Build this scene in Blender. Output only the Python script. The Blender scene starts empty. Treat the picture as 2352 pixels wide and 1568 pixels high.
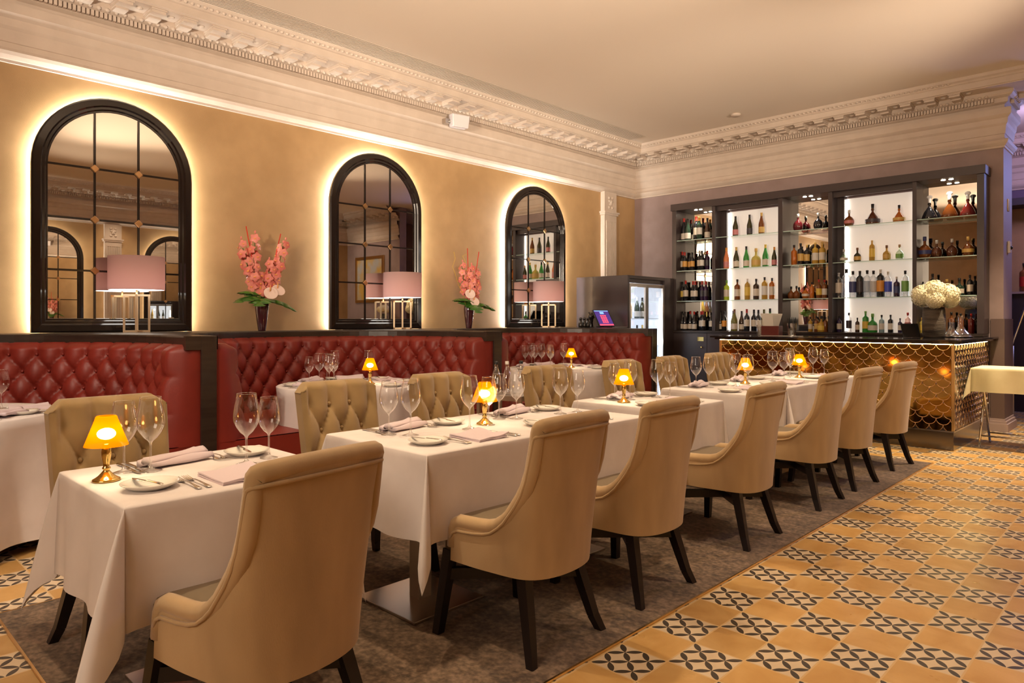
import bpy, math, random
from mathutils import Vector, Matrix
from math import sin, cos, pi, radians, sqrt
random.seed(7)
SC = bpy.context.scene
COL = SC.collection

# ------------------------------------------------------------------ camera, world, exposure, lights
cam_d = bpy.data.cameras.new('camera'); cam = bpy.data.objects.new('camera', cam_d); COL.objects.link(cam)
cam.location = (0, 0, 1.28)
cam.rotation_euler = (pi/2, 0, radians(43.93))
cam_d.sensor_width = 36; cam_d.lens = 24.565
cam_d.shift_y = -(734-784)/2352.0*-1
cam_d.clip_start = .05; cam_d.clip_end = 100
SC.camera = cam
SC.view_settings.view_transform = 'Standard'; SC.view_settings.look = 'None'
SC.view_settings.exposure = 0.45; SC.view_settings.gamma = 1.0; SC.view_settings.use_curve_mapping = False
cy = SC.cycles
cy.max_bounces = 10; cy.diffuse_bounces = 5; cy.glossy_bounces = 6; cy.transmission_bounces = 8; cy.transparent_max_bounces = 24
cy.caustics_reflective = False; cy.caustics_refractive = False
cy.sample_clamp_indirect = 4.0; cy.sample_clamp_direct = 0
cy.use_denoising = True
try: cy.denoiser = 'OPENIMAGEDENOISE'
except Exception: pass
cy.use_adaptive_sampling = True; cy.adaptive_threshold = 0.015
W = bpy.data.worlds.new('world'); SC.world = W; W.use_nodes = True
W.node_tree.nodes['Background'].inputs[0].default_value = (1, .82, .62, 1)
W.node_tree.nodes['Background'].inputs[1].default_value = 0.03

WARM = (1, .77, .50); SOFT = (1, .80, .60)
def area(name, loc, target, size, power, col=WARM, sy=None, spread=180):
    d = bpy.data.lights.new(name, 'AREA'); d.energy = power; d.color = col; d.size = size
    if sy: d.shape = 'RECTANGLE'; d.size_y = sy
    d.spread = radians(spread)
    o = bpy.data.objects.new(name, d); COL.objects.link(o); o.location = loc
    o.rotation_euler = (Vector(target)-Vector(loc)).to_track_quat('-Z', 'Y').to_euler(); return o
def spot(name, loc, target, power, ang, col=WARM, blend=.6, r=.05):
    d = bpy.data.lights.new(name, 'SPOT'); d.energy = power; d.color = col; d.spot_size = radians(ang)
    d.spot_blend = blend; d.shadow_soft_size = r
    o = bpy.data.objects.new(name, d); COL.objects.link(o); o.location = loc
    o.rotation_euler = (Vector(target)-Vector(loc)).to_track_quat('-Z', 'Y').to_euler(); return o
def point(name, loc, power, col=WARM, r=.05, parent=None):
    d = bpy.data.lights.new(name, 'POINT'); d.energy = power; d.color = col; d.shadow_soft_size = r
    o = bpy.data.objects.new(name, d); COL.objects.link(o); o.location = loc
    if parent: o.parent = parent
    return o
# room light: warm spots added above tables and aisle, out-of-frame fill for the ceiling
for (x, y, p) in [(-2.9,1.0,1), (-2.9,2.4,1), (-2.9,3.9,1), (-2.9,5.4,1), (-2.9,6.8,1)]:
    spot('table_fill_spot', (x, y, 3.98), (x+.25, y, .6), 125*p, 58, WARM, .8, .04)  # added to light the tables, no fittings in the ceiling here
for (x, y, tx, ty, p) in [(.6,1.5,.4,1.8,110),(.5,4.0,-.6,4.2,150),(.3,6.5,-.9,6.8,170),(-.9,8.4,-1.1,8.5,650)]:
    spot('aisle_spot', (x, y, 3.98), (tx, ty, 0), p, 70, WARM, .8, .05)
spot('left_spot', (-2.6,-1.6,3.98), (-4.9,.5,.8), 330, 46, (1,.86,.70), .6, .1)
for (y) in (3.2, 5.9): spot('booth_spot', (-4.4, y-.1, 3.99), (-4.9, y, .75), 75, 46, SOFT, .7, .04)
area('general', (-.6,-3.0,3.3), (-3.5,4,1.6), 2.2, 75, SOFT)
for (x, y, z, tx, ty, p, a) in [(1.2,2.0,2.5,-4.4,5.0,1350,50),(1.2,6.0,2.5,-4.4,8.0,600,50),(-2.0,-1.4,2.0,-3.9,2.6,1250,84),(1.5,2.5,2.2,-1.5,4.5,170,80)]:
    spot('ceiling_fill_spot', (x, y, z), (tx, ty, 4.03), p, a, (1,.80,.60), 1, .2)  # added to brighten the ceiling, no lamp stands at these points
area('passage_blue', (-.3,11.3,3.2), (-1.5,9.9,2.7), .5, 20, (.35,.42,1))
area('passage_purple', (-1.0,11.0,3.7), (-1.6,13,3.2), .6, 18, (.75,.55,1))
for x in (-5.26,-3.64,-2.02): spot('bay_spot', (x, 9.45, 2.90), (x, 9.55, 1.2), 12, 90, (1,.85,.65), .5, .02)
for y in (3.6,4.7,5.9): spot('wall_fill_spot', (2.2, y, 3.98), (3.2, y, 1.9), 60, 60, SOFT, .8, .05)  # added to brighten the opposite wall in the mirror reflections
spot('wall_fill_spot', (2.0, 8.2, 3.98), (2.0, 10.4, 2.2), 90, 70, SOFT, .8, .05)  # added to brighten the mauve wall reflected in the middle mirror


# ------------------------------------------------------------------ materials
MAT = {}
def nt(m): return m.node_tree.nodes, m.node_tree.links
def pbr(name, col, rough=.5, metal=0, trans=0, ior=1.45, emis=None, es=0, coat=0, sheen=0, spec=.5, alpha=1):
    m = bpy.data.materials.new(name); m.use_nodes = True; b = m.node_tree.nodes['Principled BSDF']
    I = b.inputs
    I['Base Color'].default_value = (*col, 1); I['Roughness'].default_value = rough; I['Metallic'].default_value = metal
    I['Transmission Weight'].default_value = trans; I['IOR'].default_value = ior
    I['Specular IOR Level'].default_value = spec; I['Coat Weight'].default_value = coat; I['Coat Roughness'].default_value = .1
    I['Sheen Weight'].default_value = sheen
    if emis: I['Emission Color'].default_value = (*emis, 1); I['Emission Strength'].default_value = es
    MAT[name] = m; return m
def noisy(m, scale, c1, c2, detail=4, stretch=None, lo=.35, hi=.65, bump=0, bscale=None, coord='Object'):
    N, L = nt(m); b = N['Principled BSDF']
    tc = N.new('ShaderNodeTexCoord'); mp = N.new('ShaderNodeMapping'); L.new(tc.outputs[coord], mp.inputs[0])
    if stretch: mp.inputs['Scale'].default_value = stretch
    n = N.new('ShaderNodeTexNoise'); n.inputs['Scale'].default_value = scale; n.inputs['Detail'].default_value = detail
    L.new(mp.outputs[0], n.inputs['Vector'])
    r = N.new('ShaderNodeValToRGB'); r.color_ramp.elements[0].position = lo; r.color_ramp.elements[1].position = hi
    r.color_ramp.elements[0].color = (*c1, 1); r.color_ramp.elements[1].color = (*c2, 1)
    L.new(n.outputs['Fac'], r.inputs[0]); L.new(r.outputs[0], b.inputs['Base Color'])
    if bump:
        n2 = N.new('ShaderNodeTexNoise'); n2.inputs['Scale'].default_value = bscale or scale; n2.inputs['Detail'].default_value = 3
        L.new(mp.outputs[0], n2.inputs['Vector'])
        bp = N.new('ShaderNodeBump'); bp.inputs['Strength'].default_value = bump; bp.inputs['Distance'].default_value = .01
        L.new(n2.outputs['Fac'], bp.inputs['Height']); L.new(bp.outputs[0], b.inputs['Normal'])
    return m
def emit(name, col, s):
    m = bpy.data.materials.new(name); m.use_nodes = True; N, L = nt(m); N.clear()
    e = N.new('ShaderNodeEmission'); e.inputs[0].default_value = (*col, 1); e.inputs[1].default_value = s
    o = N.new('ShaderNodeOutputMaterial'); L.new(e.outputs[0], o.inputs[0]); MAT[name] = m; return m
def thin_glass(name, tint=(1, 1, 1), refl=.06, edge=.75, rough=0.0, power=3.0, edgecol=(1, 1, 1)):
    """single-walled clear glass: transparent, mirror-like towards grazing view"""
    m = bpy.data.materials.new(name); m.use_nodes = True; N, L = nt(m); N.clear()
    t = N.new('ShaderNodeBsdfTransparent'); t.inputs[0].default_value = (*tint, 1)
    g = N.new('ShaderNodeBsdfGlossy'); g.inputs['Roughness'].default_value = rough; g.inputs[0].default_value = (*edgecol, 1)
    lw = N.new('ShaderNodeLayerWeight'); lw.inputs[0].default_value = .5
    p = N.new('ShaderNodeMath'); p.operation = 'POWER'; p.inputs[1].default_value = power; L.new(lw.outputs['Facing'], p.inputs[0])
    ma = N.new('ShaderNodeMath'); ma.operation = 'MULTIPLY_ADD'; ma.inputs[1].default_value = edge; ma.inputs[2].default_value = refl
    ma.use_clamp = True; L.new(p.outputs[0], ma.inputs[0])
    mx = N.new('ShaderNodeMixShader'); L.new(ma.outputs[0], mx.inputs[0]); L.new(t.outputs[0], mx.inputs[1]); L.new(g.outputs[0], mx.inputs[2])
    o = N.new('ShaderNodeOutputMaterial'); L.new(mx.outputs[0], o.inputs[0]); MAT[name] = m; return m

WHITE_P = (.80, .74, .68)
noisy(pbr('plaster', WHITE_P, .6), 6, (.55, .46, .385), (.61, .515, .435), lo=.3, hi=.7, bump=.05, bscale=60)
pbr('ceiling', (.78, .69, .59), .75)
noisy(pbr('wall_tan', (.46, .29, .14), .45), 3, (.38, .235, .108), (.45, .285, .135), bump=.12, bscale=220)
noisy(pbr('wall_mauve', (.30, .22, .21), .6), 4, (.28, .205, .195), (.33, .245, .235), bump=.05, bscale=90)
pbr('wall_dado', (.13, .085, .075), .5)
pbr('wall_grey', (.36, .27, .25), .6)
noisy(pbr('dark_wood', (.028, .018, .014), .28, coat=.3), 4, (.022, .013, .010), (.036, .024, .018), stretch=(1, 1, 8))
pbr('bar_wood', (.045, .031, .031), .35, coat=.1)
pbr('black_gloss', (.012, .008, .007), .12, coat=.5)
pbr('black_stone', (.012, .011, .012), .08, coat=.3)
pbr('mirror', (.80, .76, .70), .005, metal=1)
pbr('leather_red', (.20, .018, .012), .46, coat=0)
noisy(MAT['leather_red'], 2.2, (.175, .017, .010), (.235, .024, .015), bump=.05, bscale=140)
noisy(pbr('velvet', (.46, .31, .15), .85, sheen=.35), 5, (.38, .25, .12), (.52, .355, .18), detail=3, stretch=(1, 1, .35), bump=.06, bscale=300)
noisy(pbr('velvet_olive', (.42, .30, .13), .85, sheen=.35), 5, (.31, .205, .085), (.40, .27, .12), detail=3, bump=.06, bscale=300)
pbr('seat_leather', (.21, .16, .10), .42)
pbr('leg_wood', (.010, .006, .006), .35)
noisy(pbr('linen', (.76, .70, .68), .75, sheen=.1), 7, (.73, .67, .65), (.79, .73, .71), bump=.04, bscale=500)
pbr('napkin', (.70, .59, .63), .8, sheen=.1)
pbr('china', (.80, .77, .70), .12, coat=.4)
pbr('steel', (.78, .76, .72), .13, metal=1)
pbr('steel_soft', (.55, .50, .45), .3, metal=1)
pbr('brass', (.92, .66, .22), .10, metal=1)
pbr('brass_soft', (.80, .55, .25), .28, metal=1)
pbr('pale_gold', (.86, .68, .46), .3, metal=1)
pbr('diamond', (.72, .45, .22), .3, metal=1)
pbr('white_plastic', (.62, .58, .60), .4)
pbr('black_plastic', (.01, .01, .012), .25)
thin_glass('clear_glass', refl=.06, edge=.95, power=1.9)
thin_glass('stem_glass', refl=.16, edge=.8, power=1.4)
thin_glass('shelf_glass', tint=(.93, 1, .97), refl=.10, edge=.5, power=2)
emit('led', (1, .96, .86), 230); emit('led_bar', (1, .72, .28), 40); emit('led_white', (1, .93, .84), 16)
emit('led_cold', (.86, .92, 1), 9)
emit('down_lamp', (1, .9, .75), 30)
emit('bulb', (1, .88, .55), 40)
emit('lamp_glow', (1, .93, .85), 5)

# tiles
def tile_mat():
    m = bpy.data.materials.new('floor_tile'); m.use_nodes = True; N, L = nt(m); b = N['Principled BSDF']; MAT['floor_tile'] = m
    tc = N.new('ShaderNodeTexCoord')
    sp = N.new('ShaderNodeSeparateXYZ'); L.new(tc.outputs['Object'], sp.inputs[0])
    def M(op, a, c=None, d=None):
        n = N.new('ShaderNodeMath'); n.operation = op
        for i, v in enumerate((a, c, d)):
            if v is None: continue
            if isinstance(v, (int, float)): n.inputs[i].default_value = v
            else: L.new(v, n.inputs[i])
        return n.outputs[0]
    T = .2055
    u = M('DIVIDE', M('ADD', sp.outputs['X'], 1.604+T*100), T); v = M('DIVIDE', M('ADD', sp.outputs['Y'], -2.907+T*100), T)
    fu = M('FLOOR', u); fv = M('FLOOR', v)
    chk = M('MODULO', M('ADD', fu, fv), 2)            # 0 -> patterned
    pat = M('LESS_THAN', chk, .5)
    # sub-cell coordinates, -1..1
    a = M('SUBTRACT', M('MULTIPLY', M('FRACT', M('MULTIPLY', u, 2)), 2), 1); c = M('SUBTRACT', M('MULTIPLY', M('FRACT', M('MULTIPLY', v, 2)), 2), 1)
    p = M('ABSOLUTE', M('MULTIPLY', M('ADD', a, c), .5)); q = M('ABSOLUTE', M('MULTIPLY', M('SUBTRACT', a, c), .5))
    def petal(p, q):  # vesica along p in 0..1
        t = M('SUBTRACT', M('MULTIPLY', p, 2), 1); w = M('MULTIPLY', M('SUBTRACT', 1, M('MULTIPLY', t, t)), .165)
        return M('MULTIPLY', M('LESS_THAN', q, w), M('LESS_THAN', p, 1))
    pet = M('MAXIMUM', petal(p, q), petal(q, p))
    g = .018
    def edge(x): f = M('FRACT', x); return M('MINIMUM', f, M('SUBTRACT', 1, f))
    grout = M('LESS_THAN', M('MINIMUM', edge(u), edge(v)), g)
    n1 = N.new('ShaderNodeTexNoise'); n1.inputs['Scale'].default_value = 5; n1.inputs['Detail'].default_value = 6; n1.inputs['Distortion'].default_value = .8
    L.new(tc.outputs['Object'], n1.inputs['Vector'])
    def ramp(c1, c2, lo=.3, hi=.7):
        r = N.new('ShaderNodeValToRGB'); r.color_ramp.elements[0].color = (*c1, 1); r.color_ramp.elements[1].color = (*c2, 1)
        r.color_ramp.elements[0].position = lo; r.color_ramp.elements[1].position = hi; L.new(n1.outputs['Fac'], r.inputs[0]); return r.outputs[0]
    wn = N.new('ShaderNodeTexWhiteNoise'); wn.noise_dimensions = '2D'
    cx = N.new('ShaderNodeCombineXYZ'); L.new(fu, cx.inputs[0]); L.new(fv, cx.inputs[1]); L.new(cx.outputs[0], wn.inputs['Vector'])
    plain = ramp((.47, .255, .075), (.60, .37, .14)); cream = ramp((.60, .46, .30), (.70, .56, .39)); dark = ramp((.045, .036, .028), (.07, .055, .042))
    grc = N.new('ShaderNodeRGB'); grc.outputs[0].default_value = (.62, .42, .20, 1)
    def mix(f, A, B):
        x = N.new('ShaderNodeMix'); x.data_type = 'RGBA'; L.new(f, x.inputs[0]); L.new(A, x.inputs[6]); L.new(B, x.inputs[7]); return x.outputs[2]
    hs = N.new('ShaderNodeHueSaturation'); L.new(M('ADD', M('MULTIPLY', wn.outputs['Value'], .26), .87), hs.inputs['Value']); L.new(plain, hs.inputs['Color'])
    col = mix(pat, hs.outputs[0], mix(pet, cream, dark)); col = mix(grout, col, grc.outputs[0])
    L.new(col, b.inputs['Base Color']); b.inputs['Roughness'].default_value = .3; b.inputs['Specular IOR Level'].default_value = .5
    n2 = N.new('ShaderNodeTexNoise'); n2.inputs['Scale'].default_value = 9; L.new(tc.outputs['Object'], n2.inputs['Vector'])
    L.new(M('ADD', M('MULTIPLY', n2.outputs['Fac'], .18), .22), b.inputs['Roughness'])
    return m
tile_mat()
def rug_mat():
    m = pbr('rug', (.1, .06, .04), .95, sheen=.2); N, L = nt(m); b = N['Principled BSDF']
    tc = N.new('ShaderNodeTexCoord'); mp = N.new('ShaderNodeMapping'); mp.inputs['Scale'].default_value = (1, 2.2, 1)
    L.new(tc.outputs['Object'], mp.inputs[0])
    n1 = N.new('ShaderNodeTexNoise'); n1.inputs['Scale'].default_value = 4.5; n1.inputs['Detail'].default_value = 8; n1.inputs['Roughness'].default_value = .7
    n2 = N.new('ShaderNodeTexNoise'); n2.inputs['Scale'].default_value = 45; n2.inputs['Detail'].default_value = 4
    L.new(mp.outputs[0], n1.inputs['Vector']); L.new(tc.outputs['Object'], n2.inputs['Vector'])
    a = N.new('ShaderNodeMath'); a.operation = 'ADD'; L.new(n1.outputs['Fac'], a.inputs[0]); L.new(n2.outputs['Fac'], a.inputs[1])
    r = N.new('ShaderNodeValToRGB'); e = r.color_ramp.elements
    e[0].position = .38; e[0].color = (.045, .026, .014, 1); e[1].position = .66; e[1].color = (.27, .18, .12, 1)
    x = e.new(.5); x.color = (.125, .078, .046, 1)
    h = N.new('ShaderNodeMath'); h.operation = 'MULTIPLY'; h.inputs[1].default_value = .5; L.new(a.outputs[0], h.inputs[0])
    L.new(h.outputs[0], r.inputs[0]); L.new(r.outputs[0], b.inputs['Base Color'])
    bp = N.new('ShaderNodeBump'); bp.inputs['Strength'].default_value = .4; bp.inputs['Distance'].default_value = .004
    L.new(n2.outputs['Fac'], bp.inputs['Height']); L.new(bp.outputs[0], b.inputs['Normal'])
rug_mat()
def shade_mat(name, col, tr, em=0):
    m = bpy.data.materials.new(name); m.use_nodes = True; N, L = nt(m); N.clear(); MAT[name] = m
    d = N.new('ShaderNodeBsdfDiffuse'); d.inputs[0].default_value = (*col, 1); t = N.new('ShaderNodeBsdfTranslucent'); t.inputs[0].default_value = (*col, 1)
    mx = N.new('ShaderNodeMixShader'); mx.inputs[0].default_value = tr; L.new(d.outputs[0], mx.inputs[1]); L.new(t.outputs[0], mx.inputs[2])
    out = mx.outputs[0]
    o = N.new('ShaderNodeOutputMaterial')
    if em:
        e = N.new('ShaderNodeEmission'); e.inputs[0].default_value = (*col, 1); e.inputs[1].default_value = em
        ad = N.new('ShaderNodeAddShader'); L.new(out, ad.inputs[0]); L.new(e.outputs[0], ad.inputs[1]); out = ad.outputs[0]
    L.new(out, o.inputs[0]); return m
shade_mat('pink_shade', (.60, .42, .40), .45)
def amber_shade():
    m = bpy.data.materials.new('amber_shade'); m.use_nodes = True; N, L = nt(m); N.clear(); MAT['amber_shade'] = m
    e = N.new('ShaderNodeEmission'); e.inputs[0].default_value = (1, .29, .0, 1); e.inputs[1].default_value = .50
    t = N.new('ShaderNodeBsdfTransparent'); t.inputs[0].default_value = (1, .68, .28, 1)
    g = N.new('ShaderNodeBsdfTranslucent'); g.inputs[0].default_value = (.40, .05, .0, 1)
    m1 = N.new('ShaderNodeMixShader'); m1.inputs[0].default_value = .65; L.new(t.outputs[0], m1.inputs[1]); L.new(g.outputs[0], m1.inputs[2])
    a = N.new('ShaderNodeAddShader'); L.new(m1.outputs[0], a.inputs[0]); L.new(e.outputs[0], a.inputs[1])
    o = N.new('ShaderNodeOutputMaterial'); L.new(a.outputs[0], o.inputs[0])
amber_shade()

# ------------------------------------------------------------------ mesh helpers
class MB:
    def __init__(s): s.v = []; s.f = []; s.s = []
    def add(s, vs, fs, smooth=False):
        o = len(s.v); s.v += [tuple(v) for v in vs]; s.f += [tuple(i+o for i in f) for f in fs]; s.s += [smooth]*len(fs); return s
    def box(s, x0, x1, y0, y1, z0, z1):
        v = [(x0,y0,z0),(x1,y0,z0),(x1,y1,z0),(x0,y1,z0),(x0,y0,z1),(x1,y0,z1),(x1,y1,z1),(x0,y1,z1)]
        return s.add(v, [(3,2,1,0),(4,5,6,7),(0,1,5,4),(1,2,6,5),(2,3,7,6),(3,0,4,7)])
    def bar(s, a, b, w, h=None, w2=None, h2=None, up=(0,0,1)):
        h = h or w; w2 = w2 or w; h2 = h2 or h
        a = Vector(a); b = Vector(b); d = (b-a).normalized(); u = Vector(up)
        if abs(d.dot(u)) > .95: u = Vector((1,0,0))
        x = d.cross(u).normalized(); y = x.cross(d)
        v = [a+x*sx*w/2+y*sy*h/2 for sx, sy in ((-1,-1),(1,-1),(1,1),(-1,1))]+[b+x*sx*w2/2+y*sy*h2/2 for sx, sy in ((-1,-1),(1,-1),(1,1),(-1,1))]
        return s.add(v, [(3,2,1,0),(4,5,6,7),(0,1,5,4),(1,2,6,5),(2,3,7,6),(3,0,4,7)])
    def lathe(s, prof, n=24, c=(0,0,0), smooth=True, closed=False, flip=False):
        vs = []; fs = []
        for (r, z) in prof:
            for i in range(n):
                a = 2*pi*i/n; vs.append((c[0]+r*cos(a), c[1]+r*sin(a), c[2]+z))
        m = len(prof)
        for j in range(m-1 if not closed else m):
            k = (j+1) % m
            for i in range(n):
                q = (j*n+i, j*n+(i+1) % n, k*n+(i+1) % n, k*n+i)
                fs.append(q[::-1] if flip else q)
        return s.add(vs, fs, smooth)
    def disc(s, r, z, n=24, c=(0,0), up=True):
        vs = [(c[0]+r*cos(2*pi*i/n), c[1]+r*sin(2*pi*i/n), z) for i in range(n)]
        f = tuple(range(n)); return s.add(vs, [f if up else f[::-1]])
    def tube(s, pts, r, n=8, closed=False, caps=True):
        pts = [Vector(p) for p in pts]; m = len(pts); vs = []; fs = []
        rr = r if isinstance(r, (list, tuple)) else [r]*m
        prev = None
        for j, p in enumerate(pts):
            if closed: t = pts[(j+1) % m]-pts[j-1]
            else: t = pts[min(j+1, m-1)]-pts[max(j-1, 0)]
            t.normalize()
            if prev is None:
                u = Vector((0,0,1)) if abs(t.z) < .9 else Vector((1,0,0)); x = t.cross(u).normalized()
            else: x = (prev-t*prev.dot(t)).normalized()
            prev = x; y = t.cross(x)
            for i in range(n):
                a = 2*pi*i/n; vs.append(p+(x*cos(a)+y*sin(a))*rr[j])
        for j in range(m if closed else m-1):
            k = (j+1) % m
            for i in range(n): fs.append((j*n+i, j*n+(i+1) % n, k*n+(i+1) % n, k*n+i))
        if caps and not closed:
            fs.append(tuple(range(n))[::-1]); fs.append(tuple((m-1)*n+i for i in range(n)))
        return s.add(vs, fs, True)
    def grid(s, P, closed_u=False, smooth=True, flip=False):
        """P[j][i] rows of points"""
        m = len(P); n = len(P[0]); vs = [p for row in P for p in row]; fs = []
        for j in range(m-1):
            for i in range(n if closed_u else n-1):
                k = (i+1) % n; q = (j*n+i, j*n+k, (j+1)*n+k, (j+1)*n+i); fs.append(q[::-1] if flip else q)
        return s.add(vs, fs, smooth)
    def prism(s, pts, z0, z1, axis='z'):
        n = len(pts)
        if axis == 'z': A = [(x, y, z0) for x, y in pts]; B = [(x, y, z1) for x, y in pts]
        elif axis == 'x': A = [(z0, x, y) for x, y in pts]; B = [(z1, x, y) for x, y in pts]
        else: A = [(x, z0, y) for x, y in pts]; B = [(x, z1, y) for x, y in pts]
        return s.add(A+B, [tuple(range(n))[::-1], tuple(range(n, 2*n))]+[(i, (i+1) % n, n+(i+1) % n, n+i) for i in range(n)])
    def ell(s, c, r, n=12, m=8, smooth=True):
        vs = []; fs = []
        for j in range(m+1):
            ph = -pi/2+pi*j/m
            for i in range(n):
                a = 2*pi*i/n; vs.append((c[0]+r[0]*cos(ph)*cos(a), c[1]+r[1]*cos(ph)*sin(a), c[2]+r[2]*sin(ph)))
        for j in range(m):
            for i in range(n): fs.append((j*n+i, j*n+(i+1) % n, (j+1)*n+(i+1) % n, (j+1)*n+i))
        return s.add(vs, fs, smooth)
def obj(name, mb, mat, parent=None, label=None, cat=None, group=None, kind=None, bevel=0, loc=None, segs=2, recalc=True):
    me = bpy.data.meshes.new(name); me.from_pydata([tuple(v) for v in mb.v], [], mb.f)
    me.polygons.foreach_set('use_smooth', mb.s)
    me.materials.append(MAT[mat] if isinstance(mat, str) else mat)
    if recalc:
        import bmesh
        b = bmesh.new(); b.from_mesh(me); bmesh.ops.recalc_face_normals(b, faces=b.faces); b.to_mesh(me); b.free()
    me.update()
    o = bpy.data.objects.new(name, me); COL.objects.link(o)
    if parent: o.parent = parent
    if loc: o.location = loc
    if bevel:
        md = o.modifiers.new('bevel', 'BEVEL'); md.width = bevel; md.segments = segs; md.limit_method = 'ANGLE'; md.angle_limit = radians(40)
    tag(o, label, cat, group, kind); return o
def tag(o, label=None, cat=None, group=None, kind=None):
    if label: o['label'] = label
    if cat: o['category'] = cat
    if group: o['group'] = group
    if kind: o['kind'] = kind
    return o
def thing(name, label, cat, loc=(0,0,0), rz=0, group=None):
    o = bpy.data.objects.new(name, None); COL.objects.link(o); o.location = loc; o.rotation_euler = (0,0,rz); o.empty_display_size = .1
    return tag(o, label, cat, group)
def kids(o): return [c for c in bpy.data.objects if c.parent == o]
def dup(root, loc, rz=0, label=None, group=None, _p=None, scale=None):
    c = root.copy(); COL.objects.link(c)
    if _p: c.parent = _p
    else:
        c.location = loc; c.rotation_euler = (0, 0, rz)
        if label: c['label'] = label
        if group: c['group'] = group
        if scale: c.scale = (scale,)*3
    for ch in KIDS.get(root.name, []): dup(ch, None, _p=c)
    return c
KIDS = {}
def remember(root):
    KIDS[root.name] = kids(root)
    for k in KIDS[root.name]: remember(k)
def struct(name, mb, mat, parent=None, **k): return obj(name, mb, mat, parent, kind=None if parent else 'structure', **k)
def tuft(u, r):
    """button-tufted relief 0..1; u in column widths, r in rows below the first button row"""
    if r < 0: return sin(pi*u)**2 ** 1.0
    return abs(sin(pi*(u+r/2)))*abs(sin(pi*(u-r/2)))
def dimple(u, r, w=.13):
    if r < -.5: return 0
    k = round(r); du = (u-round(u)) if k % 2 == 0 else (u-.5-round(u-.5))
    return math.exp(-((du*du)+((r-k)*.5)**2)/(w*w))

# ------------------------------------------------------------------ the room
XW, YB, XR, ZC = -6.51, 9.66, 3.2, 4.03
XP, YP = -1.497, 10.2          # convex corner of the back wall
YF = -4.0; YD = 13.0
struct('floor', MB().add([(XW-.3,YF-.3,0),(XR+.3,YF-.3,0),(XR+.3,YD+.3,0),(XW-.3,YD+.3,0)], [(0,1,2,3)]), 'floor_tile', recalc=False)
struct('ceiling', MB().box(XW-.3, XR+.3, YF-.3, YD+.3, ZC, ZC+.2), 'ceiling')
struct('wall_left', MB().box(XW-.2, XW, YF-.2, YB+.2, 0, ZC), 'wall_tan')
struct('wall_back', MB().box(XW, XP-.001, YB, YP, 0, ZC), 'wall_mauve')
struct('wall_pillar', MB().box(XP-.02, XP, YB+.002, YP, 0, ZC), 'wall_grey')
struct('wall_right', MB().box(XR, XR+.2, YF-.2, YD, 0, ZC), 'wall_tan')
struct('wall_back_right', MB().box(.91, XR, 10.4, 10.6, 0, ZC), 'wall_mauve')
struct('wall_front', MB().box(XW-.2, XR+.2, YF-.2, YF, 0, ZC), 'wall_tan')
pbr('wall_purple', (.13, .09, .16), .6)
struct('wall_far', MB().box(XW, XR, YD, YD+.2, 0, ZC), 'wall_purple')
struct('wall_passage', MB().box(-3.4, -3.2, YP, YD, 0, ZC), 'wall_purple')
struct('trim_dado', MB().box(-1.62, XP+.012, YB-.012, YB, .12, 1.29).box(XP, XP+.012, YB, YP, .12, 1.29), 'wall_dado')
m = MB()
for p, z0, z1 in ((.05, 0, .09), (.035, .09, .12), (.02, .12, .145)):
    m.box(-1.64, XP+p, YB-p, YB, z0, z1); m.box(XP, XP+p, YB, YP, z0, z1)
struct('baseboard_back', m, 'wall_grey')
CROWN = [(0,3.25),(.014,3.252),(.016,3.272),(.024,3.278),(.045,3.305),(.056,3.33),(.05,3.342),(.02,3.35),(.012,3.365),(.012,3.405),(.02,3.41),(.022,3.425),(.03,3.50),(.045,3.525),(.05,3.58),(.07,3.60),(.085,3.618),(.085,3.69),(.012,3.694),(.012,3.742),(.03,3.75),(.05,3.762),(.052,3.812),(.07,3.816),(.095,3.832),(.11,3.85),(.112,3.885),(.33,3.885),(.33,3.893),(.345,3.898),(.345,3.962),(.36,3.97),(.37,3.985),(.395,4.0),(.41,4.03)]
def mitred(path):
    P = [Vector((x, y, 0)) for x, y in path]; out = []
    for i, p in enumerate(P):
        ns = []
        if i > 0: d = (P[i]-P[i-1]).normalized(); ns.append(Vector((d.y, -d.x, 0)))
        if i < len(P)-1: d = (P[i+1]-P[i]).normalized(); ns.append(Vector((d.y, -d.x, 0)))
        n = ns[0] if len(ns) == 1 else (ns[0]+ns[1])/(1+ns[0].dot(ns[1]))
        out.append((p, n))
    return out
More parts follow.
